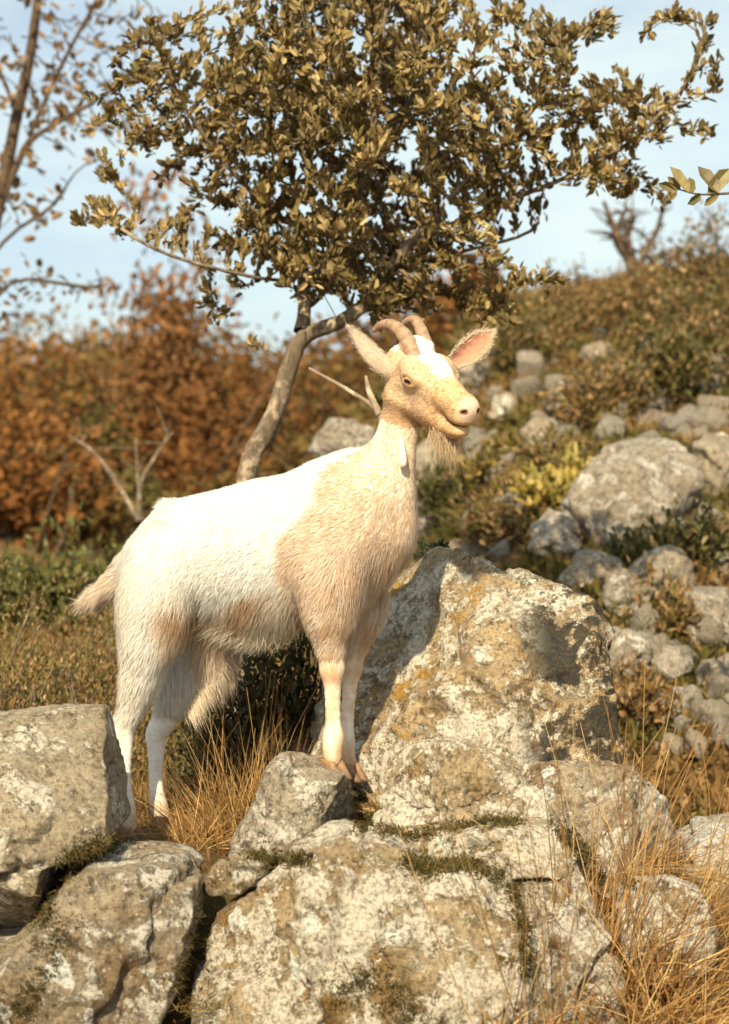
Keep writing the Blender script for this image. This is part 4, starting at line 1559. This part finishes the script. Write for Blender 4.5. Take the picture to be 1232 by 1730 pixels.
def vert_normals(V, F):
    n = np.cross(V[F[:, 2]] - V[F[:, 0]], V[F[:, 3]] - V[F[:, 1]])
    N = np.zeros_like(V)
    for k in range(4): np.add.at(N, F[:, k], n)
    return nrm(N)


WHITE = np.array([0.87, 0.85, 0.80])
CREAM = np.array([0.78, 0.67, 0.52])
TAN = np.array([0.64, 0.43, 0.245])
DTAN = np.array([0.50, 0.30, 0.14])
PINK = np.array([0.78, 0.56, 0.46])


def pat(p):
    """goat coordinates -> flat coat coordinates (photo-like pixels of the side)"""
    return 616 + (GO[0] + p[:, 0] * math.cos(TH)) * 920 * (1 + 0.09 * p[:, 0]), 865 - (p[:, 2] - CZ) * 920


def coat_color(p):
    x, y = pat(p)
    w1 = fbm(p * 28, 3, 5) * 14
    w2 = fbm(p * np.array([60, 60, 18]), 3, 8)
    C = np.tile(WHITE, (len(p), 1))

    def lay(m, c):
        nonlocal C
        C = C * (1 - m[:, None]) + np.asarray(c) * m[:, None]
    # hind quarters: cream
    lay(sstep(330, 250, x + w1 * 2) * 0.45 * sstep(900, 1000, y), CREAM)
    lay(sstep(45, 10, np.hypot(x - 285, (y - 985) * .5) + w1) * 0.0, CREAM)
    # fore quarters tan with a curved border
    bord = np.interp(y, [740, 800, 870, 905, 930, 980, 1040], [648, 560, 548, 515, 503, 506, 520])
    fore = sstep(-7, 9, x - bord + w1)
    lay(fore * (0.62 + 0.45 * np.clip(w2, -1, 1)), TAN)
    lay(fore * sstep(30, 80, x - bord) * sstep(960, 860, y) * 0.35, CREAM)
    # flank stripes
    belly = np.interp(x, [300, 340, 400, 440, 500, 520], [1035, 1018, 1020, 1000, 988, 985])
    low = sstep(-6, 8, y - belly + w1 * .8) * sstep(300, 325, x) * sstep(545, 520, x)
    lay(low * 0.55, CREAM)
    band = np.exp(-((y - belly - 18 + w1) / 14.0) ** 2) * (sstep(310, 330, x) * sstep(385, 350, x) + sstep(395, 420, x) * sstep(500, 450, x)) * (1 - fore)
    lay(np.clip(band, 0, 1) * 0.75, DTAN)
    lay(low * sstep(1050, 1085, y) * 0.35, TAN)
    # back of thighs and hip smudges
    lay(np.exp(-(((x - 300) / 26) ** 2 + ((y - 885) / 16) ** 2)) * 0.35, TAN)
    lay(np.exp(-(((x - 335) / 30) ** 2 + ((y - 1035) / 40) ** 2)) * 0.35, TAN)
    # front legs
    leg = sstep(1010, 1060, y) * sstep(500, 520, x)
    lay(leg * 0.35, CREAM)
    lay(leg * np.clip(0.25 + w2 * 0.9, 0, .7), TAN)
    knee = np.exp(-(((y - 1132) / 16) ** 2)) * sstep(500, 520, x)
    lay(knee * 0.55, DTAN)
    lay(sstep(1235, 1280, y) * sstep(500, 520, x) * 0.55, DTAN)
    hind = sstep(1330, 1385, y) * sstep(330, 320, x)
    lay(hind * 0.5, DTAN)
    lay(sstep(1190, 1230, y) * sstep(330, 320, x) * 0.6 * (1 - hind), WHITE)
    lay(sstep(1200, 1240, y) * sstep(330, 320, x) * np.clip(w2 * 0.8, 0, .35), TAN)
    # tail
    tl = sstep(215, 195, x) * sstep(1060, 1040, y) * sstep(930, 950, y)
    lay(tl * 0.4, TAN)
    # neck and head
    hq = (p - HO) @ HM
    a, l, h = hq[:, 0], hq[:, 1], hq[:, 2]
    nk = sstep(800, 740, y) * sstep(600, 640, x)
    lay(nk * (0.5 + 0.4 * w2), CREAM)
    hd = sstep(-0.06, -0.02, a) * sstep(-0.13, -0.12, h) * sstep(0.09, 0.08, np.abs(l)) * sstep(0.24, 0.22, a)
    hd = hd * (np.abs(a - 0.08) < 0.16)
    wn_ = fbm(p * 45, 3, 15) * 0.012
    lay(hd * 0.92, TAN * 0.75 + CREAM * 0.25)
    lay(hd * sstep(-.062, -.095, h + wn_) * 0.25, DTAN)
    blaze = sstep(0.034, 0.024, np.abs(l) + wn_ + 0.15 * np.maximum(a - 0.02, 0)) * sstep(-0.045, -0.03, h + wn_) * sstep(0.130, 0.095, a + wn_)
    lay(hd * np.clip(blaze, 0, 1), WHITE)
    lay(hd * sstep(0.09, 0.13, a) * 0.6, np.array([0.68, 0.43, 0.20]))
    nose = sstep(0.168, 0.186, a + wn_ * .6) * sstep(-.064, -.050, h + wn_ * .3) * sstep(.028, .015, np.abs(l) + wn_ * .3)
    lay(hd * nose * 0.7, PINK * 0.88)
    # rims of eyes, nostrils and mouth
    for sgn in (1, -1):
        e = np.sqrt(((a - .069) / .0215) ** 2 + ((h + .0335) / .0118) ** 2)
        lay(hd * sstep(1.25, 0.85, e) * sstep(.030, .042, l * sgn) * 0.8, np.array([0.30, 0.17, 0.09]))
        nn = np.sqrt(((a - .188) / .015) ** 2 + ((l - sgn * .0155) / .0078) ** 2 + ((h + .042) / .0052) ** 2)
        lay(hd * sstep(1.15, 0.65, nn), np.array([0.10, 0.045, 0.035]))
    ml = np.abs(h + .0715) + 0.0
    lay(hd * sstep(.0042, .0016, ml) * sstep(.138, .146, a), np.array([0.20, 0.09, 0.06]))
    return np.clip(C, 0.02, 0.9)


gV, gF = surface()
gN = vert_normals(gV, gF)
gC = coat_color(gV)
g_root = empty('goat', GO)
tag(g_root, 'white and tan horned goat standing on the rocks looking right', 'goat')


def w2r(pw): return pw - GO


def dir_w(v): return v[..., 0:1] * GF + v[..., 1:2] * GR + v[..., 2:3] * np.array([0, 0, 1.0])


body = put('body', new_mesh('body', w2r(g2w(gV)), gF[:, ::-1], True, gC), M_SKIN, g_root)
print('goat body', len(gV), len(gF))


def coat():
    r = np.random.default_rng(17)
    tri = gV[gF]
    ar = np.linalg.norm(np.cross(tri[:, 2] - tri[:, 0], tri[:, 3] - tri[:, 1]), axis=1) * 0.5
    cen = tri.mean(1)
    hq = (cen - HO) @ HM
    inhead = (hq[:, 0] > -0.05) & (hq[:, 0] < 0.24) & (hq[:, 2] > -0.125) & (np.abs(hq[:, 1]) < 0.09)
    x, y = pat(cen)
    dens = np.ones(len(cen))
    dens[inhead] = 1.7
    bare = inhead & (hq[:, 0] > 0.178)
    dens[bare] = 0.0
    for sgn in (1, -1):
        dens[inhead & (np.abs(hq[:, 0] - .068) < .022) & (np.abs(hq[:, 2] + .034) < .0125) & (hq[:, 1] * sgn > .03)] = 0
    lower = (y > 1235)
    dens[lower] = 0.9
    pr = ar * dens
    pr /= pr.sum()
    n = 170000
    f = r.choice(len(cen), n, p=pr)
    uv = r.random((n, 2))
    T = tri[f]
    p = (T[:, 0] * (1 - uv[:, :1]) + T[:, 1] * uv[:, :1]) * (1 - uv[:, 1:]) + (T[:, 3] * (1 - uv[:, :1]) + T[:, 2] * uv[:, :1]) * uv[:, 1:]
    N = nrm(gN[gF[f]].mean(1))
    x, y = pat(p)
    hq = (p - HO) @ HM
    ih = inhead[f]
    # length field (metres)
    L = np.full(n, 0.0115)
    L += sstep(860, 960, y) * 0.006
    under = sstep(980, 1060, y) * sstep(315, 345, x) * sstep(540, 510, x)
    L += under * 0.050
    L += sstep(0.2, -0.5, N[:, 2]) * sstep(1000, 1040, y) * sstep(330, 360, x) * sstep(560, 520, x) * 0.022
    chest = sstep(565, 640, x) * sstep(900, 960, y) * sstep(1085, 985, y)
    L += chest * 0.026
    thigh = sstep(345, 320, x) * sstep(980, 1060, y) * sstep(1205, 1120, y)
    L += thigh * 0.010
    thf = sstep(1060, 1120, y) * sstep(1225, 1190, y) * (x > 240) * (x < 400) * sstep(-.02, -.04, p[:, 1])
    L += thf * 0.014
    rear = sstep(260, 215, x) * sstep(940, 990, y) * sstep(1200, 1150, y)
    L += rear * 0.014
    L += np.exp(-(((x - 288) / 14) ** 2 + ((y - 850) / 14) ** 2)) * 0.014
    tl = sstep(215, 200, x) * sstep(1060, 1040, y) * sstep(930, 950, y)
    L += tl * 0.002
    shortleg = np.maximum(sstep(1080, 1120, y) * sstep(490, 520, x), sstep(1200, 1235, y))
    L = L * (1 - shortleg) + 0.0042 * shortleg
    nk = sstep(860, 760, y) * sstep(600, 640, x)
    L = L * (1 - nk * 0.35)
    L[ih] = 0.0065
    ck = ih & (hq[:, 2] < -0.085) & (hq[:, 0] < 0.12)
    L[ck] = 0.012
    L *= r.uniform(0.55, 1.3, n)
    # comb direction: backwards along the body, falling on sides, down on legs and underparts
    back = np.tile(np.array([-1.0, 0, 0]), (n, 1))
    down = np.tile(np.array([0, 0, -1.0]), (n, 1))
    wd = 0.45 + 0.9 * sstep(880, 1010, y) + 0.8 * chest + 0.9 * sstep(640, 680, x) + sstep(300, 230, x) * 0.8
    comb = back * (1 - 0.6 * np.clip(shortleg + chest + rear, 0, 1))[:, None] * (1 - 0.5 * under)[:, None] + down * wd[:, None]
    comb += thf[:, None] * np.array([1.1, 0, 0])
    comb += tl[:, None] * np.array([-1.6, 0, 0.75])
    comb[ih] = (HM @ np.array([-1.0, 0, -0.35]))
    comb += np.stack([fbm(p * 22, 2, 91), fbm(p * 22, 2, 92), fbm(p * 22, 2, 93)], -1) * (0.15 + 0.45 * sstep(0.012, 0.03, L))[:, None]
    comb += r.normal(size=(n, 3)) * 0.22
    tang = nrm(comb - N * (comb * N).sum(1, keepdims=True))
    lift = (0.26 + 0.25 * r.random(n))[:, None]
    d0 = nrm(tang * (1 - lift) + N * lift)
    d1 = nrm(tang + np.array([0, 0, -0.35]) * sstep(0.02, 0.05, L)[:, None] + r.normal(size=(n, 3)) * 0.08)
    side = nrm(np.cross(d0, N))
    w0 = (0.0008 + 0.0006 * r.random(n)) * np.where(ih, 0.8, 1.0)
    p0 = p - N * 0.001
    p1 = p0 + d0 * (L * 0.45)[:, None]
    p2 = p1 + d1 * (L * 0.55)[:, None]
    V = np.stack([p0 - side * w0[:, None] * .5, p0 + side * w0[:, None] * .5, p1 - side * w0[:, None] * .42, p1 + side * w0[:, None] * .42, p2], 1)
    F4 = (np.array([[2, 3, 1, 0]])[None] + (np.arange(n) * 5)[:, None, None]).reshape(-1, 4)
    F3 = (np.array([[4, 3, 2]])[None] + (np.arange(n) * 5)[:, None, None]).reshape(-1, 3)
    C = coat_color(p) * (1 + np.where(ih, 0.13, 0.09)[:, None] * r.normal(size=(n, 1)))
    C = np.repeat(np.clip(C, 0.03, 0.88), 5, 0)
    NN = np.repeat(nrm(N + 0.35 * (d0 - tang) + r.normal(size=(n, 3)) * 0.10), 5, 0)
    me = new_mesh('coat', w2r(g2w(V.reshape(-1, 3))), [F4, F3], True, C, dir_w(NN))
    put('coat', me, M_COAT, g_root)


coat()


def strands(name, roots, dirs, length, col, seed, curl=0.02, w=0.0010, mat=None, Nrm=None):
    r = np.random.default_rng(seed)
    n = len(roots)
    v, f, c = blades(roots, dirs, length, np.full(n, w), np.clip(col * (1 + 0.1 * r.normal(size=(n, 1))), .02, .9), r, 0.35, 5)
    return put(name, new_mesh(name, w2r(v), f, True, c), mat or M_COAT, g_root)


# beard
r_ = np.random.default_rng(3)
n = 900
ra = r_.uniform(0.095, 0.150, n); rl = r_.normal(size=n) * 0.009
roots = g2w(HO + np.stack([ra, rl, np.full(n, -.098)], -1) @ HM.T)
dv = nrm(np.array([0.18, 0.0, -1.0]) + r_.normal(size=(n, 3)) * 0.16)
strands('beard', roots, dv, r_.uniform(0.03, 0.062, n), np.tile(np.array([0.55, 0.42, 0.27]), (n, 1)), 5, w=0.0011)

# fringe of long hair on the front edge of the far thigh and under the belly
n = 380
t_ = r_.random(n)
gp = np.array([G(a, b, -.045) for a, b in zip(np.interp(t_, [0, 1], [372, 318]) + r_.normal(size=n) * 5, np.interp(t_, [0, 1], [1110, 1205]) + r_.normal(size=n) * 5)])
dv = dir_w(nrm(np.array([0.55, 0.05, -1.0]) + r_.normal(size=(n, 3)) * 0.20))
strands('thigh_fringe', g2w(gp), dv, r_.uniform(0.018, 0.046, n), np.tile(CREAM, (n, 1)), 6)


def ear(base, tip, face, width, label, seed):
    """cupped leaf-shaped ear, built as a thin closed shell (world coordinates)"""
    base, tip, face = (np.array(v, float) for v in (base, tip, face))
    ax = tip - base
    Ln = np.linalg.norm(ax); ax = ax / Ln
    face = nrm(face - ax * (face @ ax))
    sd = np.cross(ax, face)
    nt, ns = 22, 13
    ts = np.linspace(0, 1, nt); ss = np.linspace(-1, 1, ns)
    shell = []
    cols = []
    for layer in (0, 1):
        for t in ts:
            w = width * (0.60 + 0.40 * math.sin(min(t / 0.42, 1) * math.pi / 2)) * (1 if t < .42 else max(0.02, max(0.0, math.cos((t - .42) / .58 * math.pi / 2)) ** 0.75))
            cup = 1.25 * (1 - t) ** 1.2 + 0.35
            for s in ss:
                ang = s * cup
                off = sd * (math.sin(ang) / math.sin(min(cup, 1.5)) * w if cup < 1.5 else math.sin(ang) * w) + face * (1 - math.cos(ang)) / max(cup, .5) * w * 1.1
                bend = -face * 0.10 * Ln * t * t
                th = 0.0035 * (1 - 0.7 * abs(s)) * (1 - .6 * t) + 0.0008
                shell.append(base + ax * Ln * t + off + bend - face * th * layer)
                if layer == 0:
                    k = sstep(1.0, 0.55, np.array([abs(s)]))[0] * sstep(1.0, .75, np.array([t]))[0]
                    cols.append(PINK * np.array([.92, .62, .48]) * k + TAN * (1 - k))
                else:
                    cols.append(CREAM)
    V = np.array(shell)
    i, j = np.meshgrid(np.arange(nt - 1), np.arange(ns - 1), indexing='ij')
    b = i * ns + j
    Q0 = np.stack([b, b + 1, b + ns + 1, b + ns], -1).reshape(-1, 4)
    Q1 = Q0[:, ::-1] + nt * ns
    ed = []
    for t in range(nt - 1):
        for s in (0, ns - 1):
            a0, a1 = t * ns + s, (t + 1) * ns + s
            ed.append([a0, a1, a1 + nt * ns, a0 + nt * ns] if s == 0 else [a1, a0, a0 + nt * ns, a1 + nt * ns])
    for s in range(ns - 1):
        a0, a1 = (nt - 1) * ns + s, (nt - 1) * ns + s + 1
        ed.append([a0, a1, a1 + nt * ns, a0 + nt * ns])
    o = put('ear', new_mesh('ear', w2r(V), np.concatenate([Q0, Q1, np.array(ed)]), True, np.array(cols)), M_EAR, g_root)
    o['label'] = label
    # short hair along rim and back
    r = np.random.default_rng(seed)
    n = 1800
    k = r.integers(0, nt * ns, n) + nt * ns
    rim = r.random(n) < 0.25
    k[rim] = (r.integers(0, nt, rim.sum()) * ns + r.choice([0, ns - 1], rim.sum())) + nt * ns
    roots = V[k] + r.normal(size=(n, 3)) * 0.0025
    dv = nrm(ax * 1.0 - face * 0.12 + r.normal(size=(n, 3)) * 0.12)
    vv, ff, cc = blades(roots, dv, r.uniform(.003, .007, n), np.full(n, .0008), np.clip(np.tile(CREAM, (n, 1)) * (1 + .08 * r.normal(size=(n, 1))), 0, .9), r, .2, 2)
    put('ear_hair', new_mesh('ear_hair', vv - GO, ff, True, cc), M_COAT, o)


M_EAR = tint_material('ear_skin', 0.7, 0.35, 0.12, 0.15, 90)


def hw(a, l, h): return g2w(hp(a, l, h))


def Gw(px, py, s): return g2w(G(px, py, s))


# near ear swept back to the left, far ear pricked out to the right
eb = hw(-.004, .040, -.034)
ear(P(676, 628, eb[1]), P(583, 560, eb[1] - .035), np.array([.33, .60, -.70]), .0235, 'pale ear turned towards the back', 5)
fb = hw(-.002, -.036, -.030)
ear(P(766, 613, fb[1]), P(838, 558, fb[1] + .035), np.array([0.05, -1.0, -0.10]), .0225, 'pinkish inner side of the far ear', 6)


def horn(pts, r0, seed):
    path = spline(np.array(pts), 44)
    t = np.linspace(0, 1, 44)
    rad = r0 * (1 - 0.72 * t ** 1.3) * (1 + 0.030 * np.sin(t * 60 + np.sin(t * 9) * 2))
    v, f = tube(path, rad, 14)
    # close the tip
    tipi = len(v)
    v = np.concatenate([v, [path[-1] + (path[-1] - path[-2]) * 1.2]])
    last = (43) * 14
    tri = np.array([[last + k, last + (k + 1) % 14, tipi] for k in range(14)])
    tt = np.repeat(t, 14)
    c = (np.array([0.36, 0.235, 0.15])[None] * (1 - tt[:, None]) + np.array([0.27, 0.165, 0.105])[None] * tt[:, None]) * (1 + 0.12 * np.sin(tt * 60 + np.sin(tt * 9) * 2))[:, None]
    c = np.concatenate([c, c[-1:]])
    put('horn', new_mesh('horn', w2r(v), [f, tri], True, c), M_HORN, g_root)


hb = hw(.010, .0185, .010)
horn([hb - np.array([-.010, .006, .026]), hb, hb + np.array([-.014, .012, .022]), hb + np.array([-.032, .026, .036]), hb + np.array([-.050, .040, .036]), hb + np.array([-.062, .050, .027])], .0160, 1)
hb = hw(.006, -.0190, .010)
horn([hb - np.array([-.006, .006, .026]), hb, hb + np.array([-.008, .016, .026]), hb + np.array([-.018, .034, .042]), hb + np.array([-.032, .050, .040]), hb + np.array([-.042, .060, .030])], .0135, 2)

for sgn in (1, -1):
    V, F = ICO[4]
    ctr = hw(.067, sgn * .0415, -.034)
    lat = nrm(dir_w((HM @ np.array([0.25, sgn * 1.0, 0.05]))[None])[0])
    fwd = nrm(dir_w((HM @ np.array([1.0, 0, 0.1]))[None])[0])
    fwd = nrm(fwd - lat * (fwd @ lat))
    upv = np.cross(lat, fwd)
    R = 0.0145
    c1 = V @ lat; cf = V @ fwd; cu = V @ upv
    iris = sstep(.60, .68, c1)
    col = np.array([0.55, 0.45, 0.35])[None] * (1 - iris[:, None]) + np.array([0.42, 0.26, 0.09])[None] * iris[:, None]
    eye = put('eye', new_mesh('eye', V * R, F, True, col), tint_material('eye_surface', 0.12, 0, 0.2, 0.6, 300), g_root, ctr - GO)
    pv = V * np.array([1, 1, 1])
    pv = (np.outer(V[:, 0] * .0075, fwd) + np.outer(V[:, 1] * .0036, upv) + np.outer(V[:, 2] * .0016, lat)) + lat * (R - .0008)
    put('pupil', new_mesh('pupil', pv, F, True, np.tile([0.008, 0.006, 0.006], (len(V), 1))), tint_material('pupil_black', 0.1, 0, 0, 0.6, 10), eye)

# wattles under the throat
for (px, py, s, lab) in ((678, 740, .038, 'near'), (694, 742, -.022, 'far')):
    a = Gw(px, py, s)
    pts = [a, a + np.array([.002, -.004, -.018]), a + np.array([.003, -.006, -.036]), a + np.array([.003, -.006, -.052])]
    path = spline(np.array(pts), 16)
    t = np.linspace(0, 1, 16)
    rad = np.interp(t, [0, .3, .75, .93, 1], [.0045, .0052, .0075, .0062, .002])
    v, f = tube(path, rad, 10)
    put('wattle', new_mesh('wattle', w2r(v), f, True, np.tile(CREAM, (len(v), 1))), M_SKIN, g_root)


def hoof(px, py, s, yaw, size=1.15):
    """two claws side by side, each a tapered wedge"""
    c = g2w(G(px, py, s))
    fw = GF * math.cos(yaw) + GR * math.sin(yaw)
    rt = np.array([fw[1], -fw[0], 0.0])
    for sgn in (1, -1):
        secs = []
        cs = []
        k = 14
        a = np.linspace(0, 2 * math.pi, k, endpoint=False)
        for t in np.linspace(0, 1, 7):
            # from coronet (top) to sole (bottom): slides forward, lengthens
            z = 0.030 * (1 - t) * size
            ln = (0.0145 + 0.0085 * t) * size
            wd = (0.0080 + 0.0014 * t) * size
            fx = (-0.004 + 0.014 * t) * size
            ex = np.sign(np.cos(a)) * np.abs(np.cos(a)) ** 0.8
            ey = np.sign(np.sin(a)) * np.abs(np.sin(a)) ** 0.8
            taper = np.where(ex > 0, 1 - 0.40 * ex ** 2, 1)
            pt = c + np.outer(fx + ln * ex, fw) + np.outer(sgn * 0.0088 * size + sgn * 0.002 * (fx + ln * ex) / .02 * 0 + wd * ey * taper, rt)
            pt[:, 2] += z - 0.004 * np.maximum(ex, 0) * (1 - t)
            secs.append(pt)
            cs.append(np.tile(np.array([0.26, 0.15, 0.075]) * (1 - 0.5 * t), (k, 1)))
        V = np.concatenate(secs + [secs[0].mean(0)[None], secs[-1].mean(0)[None]])
        C = np.concatenate(cs + [cs[0][:1], cs[-1][:1]])
        i, j = np.meshgrid(np.arange(6), np.arange(k), indexing='ij')
        Q = np.stack([i * k + j, (i + 1) * k + j, (i + 1) * k + (j + 1) % k, i * k + (j + 1) % k], -1).reshape(-1, 4)
        T3 = np.concatenate([[[7 * k, j, (j + 1) % k] for j in range(k)], [[7 * k + 1, 6 * k + (j + 1) % k, 6 * k + j] for j in range(k)]])
        put('hoof', new_mesh('hoof', w2r(V), [Q, T3], True, C), M_HOOF, g_root)


hoof(563, 1314, .064, math.radians(25))
hoof(591, 1318, -.054, math.radians(20))
hoof(219, 1424, .072, math.radians(10))
hoof(277, 1406, -.071, math.radians(15))
